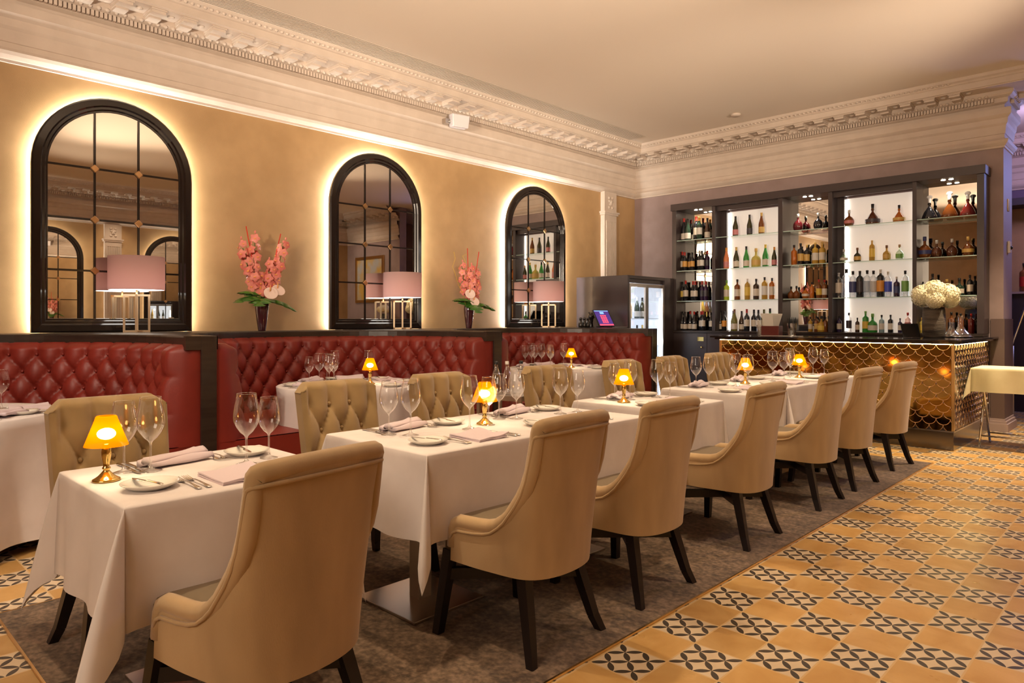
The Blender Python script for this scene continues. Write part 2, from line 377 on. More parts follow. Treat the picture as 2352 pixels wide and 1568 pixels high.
def crown(path, name):
    mt = mitred(path); m = MB()
    for k in range(len(CROWN)-1):      # one strip per facet: sharp arrises
        (p0, z0), (p1, z1) = CROWN[k], CROWN[k+1]
        m.grid([[q+n*p+Vector((0,0,z)) for q, n in mt] for p, z in ((p0, z0), (p1, z1))], smooth=False)
    for i in range(len(path)-1):
        a, b = Vector((*path[i], 0)), Vector((*path[i+1], 0)); d = (b-a); Ln = d.length; d.normalize(); n = Vector((d.y, -d.x, 0))
        def blk(s0, s1, p0, p1, z0, z1):
            c = [a+d*s0+n*p0, a+d*s1+n*p0, a+d*s1+n*p1, a+d*s0+n*p1]
            v = [q+Vector((0,0,z0)) for q in c]+[q+Vector((0,0,z1)) for q in c]
            m.add(v, [(0,1,2,3),(7,6,5,4),(0,4,5,1),(1,5,6,2),(2,6,7,3),(3,7,4,0)])
        s = .10
        while s < Ln-.08: blk(s, s+.0215, .05, .088, 3.766, 3.810); s += .0325
        s = .255 + (.049 if i == 0 and path[0][0] < -6 else 0)
        while s < Ln-.2:               # scrolled brackets with a lip, and a rosette between them
            blk(s-.055, s+.055, .11, .31, 3.850, 3.884); blk(s-.048, s+.048, .11, .22, 3.832, 3.852); blk(s-.062, s+.062, .11, .325, 3.872, 3.884)
            c = a+d*(s+.1275)+n*.22; m.ell((c.x, c.y, 3.884), (.032, .032, .014), 8, 4)
            s += .255
        s = .12
        while s < Ln-.1:               # eggs of the ovolo and of the top moulding
            c = a+d*s+n*.095; m.ell((c.x, c.y, 3.838), (.022, .022, .02), 6, 4)
            s += .065
        s = .42
        while s < Ln-.42:
            c = a+d*s+n*.374; m.ell((c.x, c.y, 3.992), (.02, .02, .016), 6, 4)
            s += .055
    return struct(name, m, 'plaster', recalc=False)
crown([(XW, YF), (XW, YB), (XP, YB), (XP, YP)], 'trim_1')
crown([(.91, 10.4), (XR, 10.4), (XR, YF)], 'trim_2')
crown([(-3.2, YD), (XR, YD)], 'trim_3')
def pilaster(name, x, sgn, y0, y1):
    m = MB(); p = .075
    def bx(a, b, c, d, z0, z1): m.box(min(x, x+sgn*b), max(x, x+sgn*b), c, d, z0, z1)
    bx(0, p, y0, y1, 0, 3.26)
    bx(0, p+.02, y0-.02, y1+.02, 2.90, 2.93); bx(0, p+.035, y0-.035, y1+.035, 2.93, 2.955)
    n = 6; w = (y1-y0-.08)/n
    for i in range(n+1): bx(0, p+.01, y0+.035+i*w, y0+.035+i*w+w*.42, 1.25, 2.80)
    bx(0, p+.01, y0+.035, y1-.03, 2.80, 2.815)
    yc = (y0+y1)/2; xs = x+sgn*p
    for k in range(4):
        t = k/3; m.ell((xs, yc+.045*cos(pi*t*1.0+.3), 3.02+.05*k), (.02, .03, .026), 8, 6); m.ell((xs, yc-.045*cos(pi*t+.3), 3.02+.05*k), (.02, .03, .026), 8, 6)
    m.ell((xs, yc, 3.10), (.03, .025, .05), 8, 6)
    return struct(name, m, 'plaster')
pilaster('trim_4', XW, 1, 8.735, 9.047)
pilaster('trim_5', XR, -1, 4.55, 4.87)
# ceiling grille, speaker, detector, wall fittings
v = thing('ceiling_vent', 'long white linear air grille with black slots set in the ceiling beside the cornice', 'vent', (0,0,0))
obj('backing', MB().box(-6.095, -5.835, YF+.3, 8.90, 4.0205, 4.0225), 'black_plastic', v)
m = MB()
for i in range(11): x = -6.105+i*.0265; m.box(x, x+.0165, YF+.3, 8.91, 4.0185, 4.0198)
m.box(-6.11, -5.83, 8.90, 8.915, 4.0185, 4.0225)
obj('slat', m, 'ceiling', v)
obj('frame', MB().box(-5.832, -5.822, YF+.3, 9.24, 4.0275, 4.0295), 'ceiling', v)
v = thing('ceiling_speaker', 'small white box loudspeaker on a bracket on the cornice', 'speaker', (-6.30, 5.62, 3.66))
b = obj('cabinet', MB().prism([(-.10,-.065),(.10,-.075),(.115,.075),(-.115,.085)], -.07, .07, 'x'), 'white_plastic', v, bevel=.012); b.rotation_euler = (.0, .12, -.35)
obj('bracket', MB().box(-.125, -.06, -.16, -.09, -.03, .03).tube([(-.08,-.12,0),(-.02,-.08,0)], .012), 'steel_soft', v)
m = MB().lathe([(.0,0),(.065,0),(.07,-.01),(.055,-.028),(0,-.03)], 24)
obj('smoke_detector', m, 'plaster', None, 'flat round white detector on the ceiling near the corner', 'detector', loc=(-4.33, 8.81, ZC-.0))
obj('wall_switch', MB().box(0, .012, -.045, .045, -.07, .07), 'brass_soft', None, 'small brass plate high on the narrow bluish return wall', 'switch plate', loc=(XP, 9.93, 2.62), bevel=.003)
v = thing('motion_sensor', 'small cream sensor on the narrow return wall below the brass plate', 'sensor', (XP, 9.93, 2.13))
obj('housing', MB().box(0, .03, -.05, .05, -.07, .07), 'china', v, bevel=.01)
obj('lens', MB().ell((.03, 0, -.01), (.02, .022, .022)), 'black_plastic', v)

# ------------------------------------------------------------------ arched mirrors with halo strips
def arched_mirror(label, x, sgn, yc, pane_cols=True):
    r = thing('arched_mirror', label, 'mirror', (x, yc, 0), 0 if sgn > 0 else pi, 'arched mirrors with glowing edges')
    W0 = .61; ZB = 1.177; ZS = 2.51
    def path(o, n=28):
        w = W0-o; pts = [(-w, ZB+o), (-w, (ZB+ZS)/2), (-w, ZS)]
        pts += [(-w*cos(pi*i/n), ZS+w*sin(pi*i/n)) for i in range(1, n)]
        return pts+[(w, ZS), (w, (ZB+ZS)/2), (w, ZB+o)]
    prof = [(.0,.032),(.0,.062),(.012,.074),(.06,.078),(.072,.066),(.09,.066),(.10,.056),(.112,.056),(.116,.044)]
    m = MB()
    for (o0, x0), (o1, x1) in zip(prof, prof[1:]):
        m.grid([[(x0, y, z) for y, z in path(o0)], [(x1, y, z) for y, z in path(o1)]], closed_u=True, smooth=False)
    m.grid([[(.032, y, z) for y, z in path(0)], [(.032, y, z) for y, z in path(.116)]], closed_u=True, smooth=False)
    fr = obj('frame', m, 'black_gloss', r); 
    for p in fr.data.polygons: p.use_smooth = False
    p = path(.112); obj('mirror_pane', MB().add([(.05, y, z) for y, z in p], [tuple(range(len(p)))]), 'mirror', r)
    wi = W0-.114
    m = MB()
    for y in (-.168, .166):
        zt = ZS+sqrt(wi*wi-y*y); m.box(.048, .058, y-.008, y+.008, ZB+.11, zt)
    for z in (2.52, 2.10, 1.68): m.box(.048, .057, -wi, wi, z-.008, z+.008)
    obj('glazing_bar', m, 'black_gloss', r)
    for y in (-.168, .166):
        for z in (2.52, 2.10, 1.68):
            obj('diamond_stud', MB().add([(.058,y,z-.036),(.058,y+.036,z),(.058,y,z+.036),(.058,y-.036,z),(.068,y,z-.028),(.068,y+.028,z),(.068,y,z+.028),(.068,y-.028,z)],
                [(4,5,6,7),(0,1,5,4),(1,2,6,5),(2,3,7,6),(3,0,4,7)]), 'diamond', r)
    q = path(.045)[1:-1]; q = [(-W0+.045, ZB+.01)]+q+[(W0-.045, ZB+.01)]
    obj('led_strip', MB().tube([(.020, y, z) for y, z in q], .006, 6), 'led', r, label='glowing white light strip')
    return r
for yc, lb in ((1.925, 'largest arched mirror, the one nearest the camera, behind the nearest pink lamp'),
               (4.555, 'middle one of the three arched mirrors on the tan wall, between the two flower vases'),
               (7.195, 'farthest and smallest-looking arched mirror, with the back bar bottles reflected in it')):
    arched_mirror(lb, XW, 1, yc)
arched_mirror('opposite arched mirror, reflected near the outer frame inside the big mirror', XR, -1, 3.56)
arched_mirror('opposite arched mirror, reflected behind the lampshade inside the big mirror', XR, -1, 5.92)

# ------------------------------------------------------------------ booths
def booth(yc, label, idx):
    r = thing('booth', label, 'booth', (-4.92, yc, 0), 0, 'semicircular leather booths')
    XE = .335                                      # local x of the open end
    cw = .172; rh = .118; NB = 12
    # centre line: straight - half circle - straight, in local coordinates, s=0 at the middle
    def base(s, R):
        h = pi/2*1.13
        if abs(s) <= h: a = s/1.13; return (-R*cos(a), R*sin(a)), (cos(a), -sin(a))   # point, inward normal
        e = abs(s)-h; sg = 1 if s > 0 else -1
        return (e, sg*R), (0, -sg)
    h = pi/2*1.13; S = h+XE-.03
    ns = int(2*S/cw*10); rows = []
    zs = []
    r0 = -.62; steps = 62
    ROW = [(-.62+i*(5.42/steps)) for i in range(steps+1)]
    top = []
    for rr in ROW:
        z = 1.035-rr*rh; R = 1.145-.075*(1.10-z)/.62
        row = []
        for i in range(ns+1):
            s = -S+2*S*i/ns
            u = s/cw
            t = tuft(u, rr)**.36-.30*dimple(u, rr)
            if S-abs(s) < .17: kk = min(1, (.17-(S-abs(s)))/.06); t = t*(1-kk)+kk*abs(cos(pi*rr/2))**.3*.95
            fade = 1
            e = S-abs(s)
            if e < .05: fade = e/.05
            if rr < -.35: t = t*(1-(-.35-rr)/.27*.25)
            (x, y), (nx, ny) = base(s, R)
            d = .05*(t*fade) - (.03*(1-sqrt(max(0, 1-(1-e/.05)**2))) if e < .05 else 0)
            d -= .035*max(0, (-.30-rr)/.32)**2
            row.append((x+nx*d, y+ny*d, z))
        rows.append(row)
    # end returns: wrap towards the partition
    full = []
    for row in rows:
        a = row[0]; b = row[-1]
        full.append([(XE+.0, -1.275, a[2]), (XE+.004, a[1]-.05, a[2])]+row+[(XE+.004, b[1]+.05, b[2]), (XE+.0, 1.275, b[2])])
    # top roll backwards
    t0 = full[0]; over = []
    for k, (bk, up) in enumerate(((.10, -.004), (.05, .012), (.02, .012))):
        over.append([(p[0]*(1 if abs(p[1]) > 1.2 or True else 1)-(0 if p[0] > 0 else bk*cos(math.atan2(p[1], -p[0]))), (p[1]+ (bk if p[1] > 0 else -bk)*(1 if p[0] > 0 else abs(sin(math.atan2(p[1], -p[0]))))) , p[2]+up) for p in t0])
    over = [[(q[0], max(-1.275, min(1.275, q[1])), q[2]) for q in row] for row in over]
    m = MB().grid(over+full)
    for i in range(-13, 14):
        for k in range(0, 5):
            u = i if k % 2 == 0 else i+.5
            s = u*cw
            if abs(s) > S-.04: continue
            z = 1.035-k*rh; R = 1.145-.075*(1.10-z)/.62
            (x, y), (nx, ny) = base(s, R); m.ell((x+nx*.004, y+ny*.004, z), (.011, .011, .011), 8, 5)
    obj('backrest', m, 'leather_red', r, label='deep-buttoned red leather backrest')
    # seat
    def ushape(Ro, Ri, xe, n=40):
        o = [(xe, -Ro)]+[(-Ro*cos(-pi/2+pi*i/n), Ro*sin(-pi/2+pi*i/n)) for i in range(n+1)]+[(xe, Ro)]
        q = [(xe, -Ri)]+[(-Ri*cos(-pi/2+pi*i/n), Ri*sin(-pi/2+pi*i/n)) for i in range(n+1)]+[(xe, Ri)]
        return o, q
    def solid_u(Ro, Ri, xe, z0, z1, rd=.02):
        o, q = ushape(Ro, Ri, xe); _, q2 = ushape(Ro, Ri+rd, xe); m = MB()
        m.grid([[(x, y, z0) for x, y in q], [(x, y, z1-rd) for x, y in q], [(x, y, z1-rd*.3) for x, y in ushape(Ro, Ri+rd*.3, xe)[1]], [(x, y, z1) for x, y in q2], [(x, y, z1) for x, y in o], [(x, y, z0) for x, y in o]], smooth=False)
        for sgn in (0, -1):
            a = [(q[sgn][0], q[sgn][1], z) for z in (z0, z1-.006)]; b = [(o[sgn][0], o[sgn][1], z) for z in (z0, z1-.006)]
            m.add([a[0], a[1], b[1], b[0]], [(0,1,2,3)])
        return m
    obj('seat', solid_u(1.272, .60, XE, .30, .475), 'leather_red', r, label='plain red leather seat')
    obj('seat_base', solid_u(1.272, .63, XE-.012, .0, .30, .002), 'leather_red', r)
    # ledge
    n = 40; RI = lambda i: 1.185+.082*max(0, 1-i/9)
    inner = [(XE+.015, -1.267), (0, -1.267)]+[(-RI(i)*cos(-pi/2+pi*i/n), RI(i)*sin(-pi/2+pi*i/n)) for i in range(1, n)]+[(0, 1.185), (XE+.015, 1.185)]
    XL = XW+4.924
    def outer(p):
        x, y = p
        if x >= 0: return (x, math.copysign(1.275, y))
        k = min(1.275/max(abs(y), 1e-6), -XL/max(-x, 1e-6)); return (x*k, y*k)
    out = [outer(p) for p in inner]
    m = MB().grid([[(x, y, 1.085) for x, y in inner], [(x, y, 1.165) for x, y in inner], [(x*.999-.006*0, y, 1.175) for x, y in [(a*(1.006), b*(1.006) if a < 0 else b+math.copysign(.007, b)) for a, b in inner]], [(x, y, 1.175) for x, y in out]], smooth=False)
    # fill the two wall corners left between projected points
    for sg in (1, -1): m.add([(XL, sg*1.275, 1.175), (XL, sg*.85, 1.175), (-.95, sg*1.275, 1.175), (-.95, sg*.85, 1.172)], [(0,1,3,2)])
    for sg in (1,): m.box(XE-.02, XE+.0149, min(sg*1.178, sg*1.2745), max(sg*1.178, sg*1.2745), 1.085, 1.1745)
    obj('ledge', m, 'dark_wood', r, label='dark polished ledge behind the backrest', recalc=False)
    obj('end_partition', MB().box(XW+4.924, XE+.018, 1.275, 1.375, 0, 1.175), 'dark_wood', r, bevel=.003)
    if idx == 0: obj('end_partition', MB().box(XW+4.924, XE+.018, -1.375, -1.276, 0, 1.175), 'dark_wood', r, bevel=.003)
    return r
booth(.58, 'red leather booth nearest the camera, cut off by the edge of the picture', 0)
booth(3.23, 'red leather booth in the middle, below the two flower vases', 1)
booth(5.88, 'farthest red leather booth, in front of the drinks fridge', 2)
v = thing('till_cabinet', 'dark wooden cabinet top between the farthest booth and the fridge, holding the till screen', 'cabinet', (0,0,0))
obj('body', MB().box(XW+.004, -5.62, 7.258, 8.138, 0, 1.145), 'bar_wood', v)
obj('top', MB().box(XW+.004, -5.60, 7.257, 8.139, 1.145, 1.175), 'dark_wood', v, bevel=.003)

# ------------------------------------------------------------------ rug
XS = -1.612
struct_r = obj('rug', MB().box(-3.70, XS-.008, .63, 7.07, .001, .008), 'rug', None, 'long mottled brown carpet under the front row of tables', 'rug')
m = MB().box(XS-.008, XS, .622, 7.078, 0, .0095).box(-3.708, -3.70, .622, 7.078, 0, .0095).box(-3.70, XS-.008, .622, .63, 0, .0095)
struct('trim_6', m, 'brass_soft')

# ------------------------------------------------------------------ chairs
def leg_parts(t):
    for sy in (1, -1):
        m = MB(); pts = [((-.140, .150), .37, .044), ((-.160, .165), .27, .044), ((-.188, .182), .17, .040), ((-.215, .20), .07, .035), ((-.242, .222), 0, .030)]
        for (a, b) in zip(pts, pts[1:]): m.bar((a[0][0], sy*a[0][1], a[1]), (b[0][0], sy*b[0][1], b[1]), a[2], a[2], b[2], b[2], up=(1, 0, 0))
        obj('leg', m, 'leg_wood', t)
        obj('leg', MB().bar((.205, sy*.205, .345), (.236, sy*.248, 0), .046, .046, .034, .034, up=(1, 0, 0)), 'leg_wood', t)
    m = MB()
    for sy in (1, -1): m.bar((-.168, sy*.172, .248), (.212, -sy*.215, .248), .03, .045)
    obj('stretcher', m, 'leg_wood', t)
def rear_chair(label, loc, rz):
    t = thing('dining_chair', label, 'chair', loc, rz, 'plain-backed velvet chairs along the aisle')
    side = [(.165,.36),(.165,.44),(.155,.462),(.13,.474),(.08,.476),(.03,.478),(-.03,.484),(-.07,.495),(-.105,.518),(-.135,.545),(-.165,.585),(-.19,.62),(-.215,.665),(-.234,.72),(-.246,.78),(-.255,.83),(-.260,.865),(-.264,.880)]
    side = side[1:]
    HW = .245
    def plan(z, n=20):   # back corner + back, from +y side round to -y, list of points with x<corner start
        k = max(0, (z-.32)/.58); xb = -.262-.020*k-.028*k*k; w = HW-.022*k
        return xb, w
    ncol = len(side); nb = 22; nz = 22
    def rowpts(inner):
        cols = []
        off = .05 if inner else 0
        for i, (x, z) in enumerate(side):
            f = i/(ncol-1)
            col = []
            for j in range(nz+1):
                q = j/nz; zz = .318+(z-.318)*q
                xb0, w0 = plan(zz)
                xbot = .165-(.165+.13)*f
                xx = xbot+(x-xbot)*(q**1.0)
                # bulge: keep bottom plan round towards the corner
                yy = w0-.016*max(0, f-.5)*2*(1-q)
                col.append((xx+ (off*.2 if inner else 0)*f, yy-off*.85, zz))
            cols.append(col)
        # back
        xs, zs = side[-1]
        top_l = Vector(cols[-1][-1])
        for i in range(1, nb+1):
            s = i/nb; a = pi*s
            col = []
            for j in range(nz+1):
                q = j/nz; zt = .880+.016*sin(pi*s)**.5; zz = .318-.010*sin(pi*s)+(zt-.318+.010*sin(pi*s))*q
                L = cols[ncol-1][j]; w = L[1]; xb, _ = plan(zz)
                xb += off
                e = 2.3
                cc = cos(a); ss = sin(a)
                yy = math.copysign(abs(cc)**(2/e), cc)*w; xx = L[0]+(xb-L[0])*ss**(2/e)
                col.append((xx, yy, zz))
            cols.append(col)
        # mirrored side
        for i in range(ncol-1):
            cols.append([(x, -y, z) for x, y, z in cols[ncol-2-i]])
        return cols
    def relax(C):
        for _ in range(8):
            N = [list(c) for c in C]
            for i in range(2, len(C)-2):
                for j in range(0, nz-1):
                    w = .5*min(1, (nz-1-j)/4)
                    N[i][j] = tuple(C[i][j][k]*(1-w)+(C[i-1][j][k]+C[i+1][j][k])*.5*w for k in range(3))
            C = N
        return C
    O = relax(rowpts(False)); I = relax(rowpts(True))
    m = MB(); m.grid(O); m.grid(I, flip=True)
    m.grid([[c[0] for c in O], [c[0] for c in I]]); m.grid([O[0], I[0]]); m.grid([O[-1], I[-1]])
    obj('upholstered_shell', m, 'velvet', t)
    rim = [((Vector(o[-1])+Vector(i[-1]))/2) for o, i in zip(O, I)]
    rim = [Vector(((O[0][0][0]+I[0][0][0])/2+.002, (O[0][0][1]+I[0][0][1])/2, .37))]+rim+[Vector(((O[-1][0][0]+I[-1][0][0])/2+.002, (O[-1][0][1]+I[-1][0][1])/2, .37))]
    obj('rolled_edge', MB().tube(rim, .0285, 8), 'velvet', t)
    pip = []
    for o in O: p = Vector(o[-2]); q = Vector(o[-1]); pip.append(q+(p-q).normalized()*.032+Vector((0, (.004 if q.y > 0 else -.004), 0)))
    a = [p+Vector((-.003, 0, 0)) if abs(p.y) < .22 else p for p in pip]
    obj('piping', MB().tube(a, .006, 6), 'velvet', t)
    m = MB(); n = 16
    prof = [(.0,.345),(.012,.34),(.012,.452),(.0,.47),(-.02,.478),(-.2,.487)]
    def ring(o, z): 
        x0, x1, w = -.19, .235+o, .190+o*.6
        pts = []; rd = .05
        for cxx, cyy, a0 in ((x1-rd, w-rd, 0), (x0+rd, w-rd, pi/2), (x0+rd, -w+rd, pi), (x1-rd, -w+rd, 3*pi/2)):
            for k in range(5):
                aa = a0+pi/2*k/4; yy = cyy+rd*sin(aa); xx = cxx+rd*cos(aa)
                pts.append((xx, yy*(1.15 if xx > .1 else 1), z))
        return pts
    rows = [ring(o if o > -.1 else -.1, z) for o, z in prof[:-1]]
    m.grid(rows, closed_u=True); c = [(.6*(x-.0), .6*y, .487) for x, y, z in rows[-1]]
    m.grid([rows[-1], c], closed_u=True); m.add(c, [tuple(range(len(c)))], True)
    obj('seat', m, 'seat_leather', t, label='smooth olive-grey leather seat')
    leg_parts(t); return t
def tufted_chair(label, loc, rz):
    t = thing('dining_chair', label, 'chair', loc, rz, 'button-backed olive chairs facing the aisle')
    # front of the back faces +x; leaning
    H0, H1 = .44, .955; W = .228; nz = 44; ny = 40
    def xr(z): return -.195-.10*(z-.40)/.55
    rows = []; back = []
    for j in range(nz+1):
        z = H1-(H1-H0)*j/nz; row = []; rb = []
        for i in range(ny+1):
            q = -1+2*i/ny; w = W-.012*(1-(z-H0)/(H1-H0))
            y = q*w
            zz = z
            ch = max(0, abs(y)-(w-.055)); 
            if z > H1-.055: zz = min(z, H1-ch*.9)
            r = (.84-z)/.128
            u = y/.122+.5
            tt = tuft(u, r)**.42 if abs(y) < .2 or r < 0 else tuft(u, r)**.42*.6+.4
            tt -= .35*dimple(u, r)
            if abs(y) > .17: tt = tt*(1-(abs(y)-.17)/.065)+ (abs(y)-.17)/.065*.9 if abs(y) < .235 else .9
            e = min(1, (w-abs(y))/.03+.001, (H1-z)/.03+.001); e = sqrt(max(0, 1-(1-max(0, e))**2))
            wing = .03*max(0, (abs(y)-.15)/.085)**2
            row.append((xr(zz)+.034*tt*e+.012*e+wing, y, zz)); rb.append((xr(zz)-.045+wing*.5, y, zz))
        rows.append(row); back.append(rb)
    m = MB(); m.grid(rows); m.grid(back, flip=True)
    m.grid([rows[0], back[0]]); m.grid([rows[-1], back[-1]]); m.grid([[r[0] for r in rows], [r[0] for r in back]]); m.grid([[r[-1] for r in rows], [r[-1] for r in back]])
    for k in range(4):
        for i in range(-2, 3):
            y = (i+.5)*.122 if k % 2 == 0 else i*.122
            if abs(y) > .13: continue
            z = .84-k*.128; m.ell((xr(z)+.012, y, z), (.009, .011, .011), 8, 5)
    obj('backrest', m, 'velvet_olive', t, label='button-tufted olive velvet backrest')
    m = MB().box(-.22, .235, -.235, .235, .34, .405); obj('seat_rail', m, 'velvet_olive', t, bevel=.015)
    m = MB().box(-.20, .245, -.225, .225, .40, .48); obj('seat', m, 'seat_leather', t, bevel=.025, segs=3)
    leg_parts(t); return t
NEAR = [(-1.987,.991,8.4,'nearest the camera, filling the foreground'),(-1.963,2.095,2.2,'second from the camera, at the nearer end of the long table'),(-1.963,2.828,-.6,'third from the camera, at the farther end of the long table'),
        (-1.980,3.884,1.0,'fourth from the camera, at the separate small table beyond the long one'),(-1.997,4.988,.1,'fifth from the camera, just past the small lampless table corner'),(-1.993,5.726,-2.9,'sixth from the camera, second from the bar'),(-1.994,6.689,-4.2,'farthest from the camera, right in front of the scalloped bar')]
c0 = None
for i, (x, y, a, s) in enumerate(NEAR):
    lb = 'plain-backed beige chair, '+s
    if c0 is None: c0 = rear_chair(lb, (x, y, 0), pi+radians(a)); remember(c0)
    else: dup(c0, (x, y, 0), pi+radians(a), lb)
FAR = [(-2.99,.955,2,'nearest the camera, behind the amber lamp of the front table'),(-2.98,2.04,0,'second from the camera, in front of the middle round table'),(-2.98,2.77,2,'third from the camera, at the farther end of the long table'),
       (-2.98,3.735,-3,'fourth from the camera, beside the water bottles'),(-3.0,4.69,0,'fifth from the camera, behind the glasses of the third table'),(-3.02,5.50,3,'sixth from the camera, in front of the fridge light'),(-3.02,6.36,0,'farthest from the camera, at the near end of the bar front')]
c0 = None
for i, (x, y, a, s) in enumerate(FAR):
    lb = 'button-backed olive chair, '+s
    if c0 is None: c0 = tufted_chair(lb, (x, y, 0), radians(a)); remember(c0)
    else: dup(c0, (x, y, 0), radians(a), lb)

# ------------------------------------------------------------------ tables and cloths
TBL = [  # x0, x1, y0, y1, words
 (-2.84,-2.165,.665,1.40,'the front table nearest the camera'),
 (-2.885,-2.15,1.75,3.29,'the long table'),
 (-2.90,-2.20,3.60,4.29,'the third table'),
 (-2.93,-2.225,4.725,5.375,'the fourth, lampless table'),
 (-2.94,-2.235,5.40,6.08,'the fifth table'),
 (-2.95,-2.24,6.27,7.06,'the last table before the bar')]
ZT = .75
def rect_cloth(x0, x1, y0, y1, seed, L=.355, fold=None):
    rnd = random.Random(seed); hx, hy = (x1-x0)/2, (y1-y0)/2
    cols = []    # (P on edge, outward dir, length, flare)
    def side(p, q, n, outn):
        Ln = (Vector(q)-Vector(p)).length
        k = max(8, int(Ln/.03)); ph = rnd.random()*6; fr = rnd.choice((1.5, 2, 2.5))
        for i in range(k+1):
            s = i/k; P = (p[0]+(q[0]-p[0])*s, p[1]+(q[1]-p[1])*s)
            e = min(s, 1-s)*Ln
            dip = -.020*math.exp(-((e-.05)/.05)**2)
            cols.append((P, outn, L, .022+.010*sin(fr*2*pi*s+ph)*min(1, e/.12)+dip, outn))
    def corner(P, a0):
        n = 14; amp = (fold or {}).get(int(round(a0/(pi/2))) % 4, .12)*rnd.uniform(.9, 1.1)
        for i in range(1, n):
            f = i/n; a = a0+pi/2*f; d = (cos(a), sin(a))
            ln = L/max(abs(cos(a-a0)), abs(sin(a-a0)))
            pk = max(0, 1-abs(f-.5)/.30); pk = pk**.9
            r = .0+amp*pk+.005
            cols.append((P, d, ln*(1-.03*pk), r, d))
    R = .012
    X0, X1, Y0, Y1 = -hx, hx, -hy, hy
    side((X1, Y0), (X1, Y1), 0, (1, 0)); corner((X1, Y1), 0)
    side((X1, Y1), (X0, Y1), 0, (0, 1)); corner((X0, Y1), pi/2)
    side((X0, Y1), (X0, Y0), 0, (-1, 0)); corner((X0, Y0), pi)
    side((X0, Y0), (X1, Y0), 0, (0, -1)); corner((X1, Y0), 3*pi/2)
    N = len(cols); nz = 14
    def cl(P, o): return (max(X0+o, min(X1-o, P[0])), max(Y0+o, min(Y1-o, P[1])))
    rows = [[(*cl(P, .03), 0.0) for P, d, l, r, _ in cols],
            [(*cl(P, .008), -.0008) for P, d, l, r, _ in cols],
            [(P[0]+d[0]*.001, P[1]+d[1]*.001, -.004) for P, d, l, r, _ in cols]]
    for j in range(nz+1):
        s = j/nz; row = []
        for P, d, l, r, _ in cols:
            o = .004+r*(s**.9); row.append((P[0]+d[0]*o, P[1]+d[1]*o, -.008-(l-.008)*s*(1-.02*r)))
        rows.append(row)
    m = MB(); m.grid(rows, closed_u=True)
    a, b, c, d = X0+.03, X1-.03, Y0+.03, Y1-.03
    m.add([(a,c,0),(b,c,0),(b,d,0),(a,d,0)], [(0,1,2,3)])
    return m
base_done = []
for i, (x0, x1, y0, y1, w) in enumerate(TBL):
    xc, yc = (x0+x1)/2, (y0+y1)/2
    t = thing('dining_table', 'pedestal table under the white cloth of '+w, 'table', (xc, yc, 0), 0, 'pedestal tables in the front row')
    hx, hy = (x1-x0)/2-.006, (y1-y0)/2-.006
    obj('tabletop', MB().box(-hx, hx, -hy, hy, .712, .744), 'dark_wood', t)
    for yy in ((-.51, .42) if i == 1 else (0,)):
        obj('pedestal', MB().box(-.035, .035, yy-.035, yy+.035, .02, .712), 'steel_soft', t)
        obj('base_plate', MB().box(-.21, .21, yy-.2, yy+.2, .009, .021), 'steel_soft', t, bevel=.002, label='brushed steel base plate')
    c = obj('tablecloth', rect_cloth(x0, x1, y0, y1, 11+i, fold={0: .05, 3: .25 if i != 1 else .19, 2: .12, 1: .06}), 'linen', None, 'pointed-corner white cloth over '+w, 'tablecloth', 'white cloths on the front row tables', loc=(xc, yc, ZT))
def round_cloth(R, seed, L=.68):
    rnd = random.Random(seed); N = 160; rows = []
    ph = [rnd.uniform(0, 6) for _ in range(4)]
    def f(a): return .5+.5*sin(8*a+ph[0]+.9*sin(2*a+ph[1])), .5+.5*sin(5*a+ph[2])
    for k, (o, z) in enumerate([(-.03, 0), (-.006, -.001), (.003, -.006)]):
        rows.append([((R+o)*cos(2*pi*i/N), (R+o)*sin(2*pi*i/N), z) for i in range(N)])
    for j in range(1, 15):
        s = j/14; row = []
        for i in range(N):
            a = 2*pi*i/N; A, B = f(a); r = R+.004+s**.7*(.085*A+.045*B-.055)+.015*s
            row.append((r*cos(a), r*sin(a), -.006-(L-.006)*s))
        rows.append(row)
    m = MB().grid(rows, closed_u=True); m.add(rows[0], [tuple(range(N))]); return m
RT = [(-5.0,.58,'the nearest round table'),(-4.97,3.23,'the middle round table'),(-4.97,5.88,'the farthest round table')]
for i, (x, y, w) in enumerate(RT):
    t = thing('round_table', 'round table under the cloth of '+w, 'table', (x, y, 0), 0, 'round booth tables')
    obj('tabletop', MB().lathe([(0,.715),(.57,.715),(.575,.73),(.57,.744),(0,.744)], 48), 'dark_wood', t)
    obj('pedestal', MB().lathe([(0,0),(.25,0),(.25,.012),(.04,.03),(.035,.715)], 24), 'steel_soft', t)
    obj('tablecloth', round_cloth(.578, 3+i), 'linen', None, 'long softly folded white cloth over '+w, 'tablecloth', 'white cloths on the round tables', loc=(x, y, ZT))

# ------------------------------------------------------------------ table ware
def shell(prof, n=28): return MB().lathe(prof, n)
GP = [(.0,.0015),(.020,.002),(.034,.0012),(.0375,.0),(.037,.002),(.022,.0055),(.009,.010),(.0048,.020),(.0038,.045),(.0036,.085),(.0044,.098),(.009,.106)]
BW = [(.009,.106),(.022,.117),(.036,.136),(.0445,.156),(.0465,.172),(.0455,.190),(.0415,.215),(.0365,.240),(.0345,.258)]
def wine_glass():
    me = MB(); me.lathe(GP, 24); o = obj('wine_glass', me, 'stem_glass'); bm = MB().lathe(BW+[(.0352,.2595),(.0342,.2585)], 28)
    b = obj('bowl', bm, 'clear_glass', o); return o
G0 = wine_glass(); remember(G0); used = []
def glass(x, y, label, group, scale=1, z=ZT):
    if not used:
        used.append(1); G0.location = (x, y, z); tag(G0, label, 'wine glass', group); G0.scale = (scale,)*3; return G0
    return dup(G0, (x, y, z), random.uniform(0, 6), label, group, scale=scale)
gg = 'empty wine glasses on '
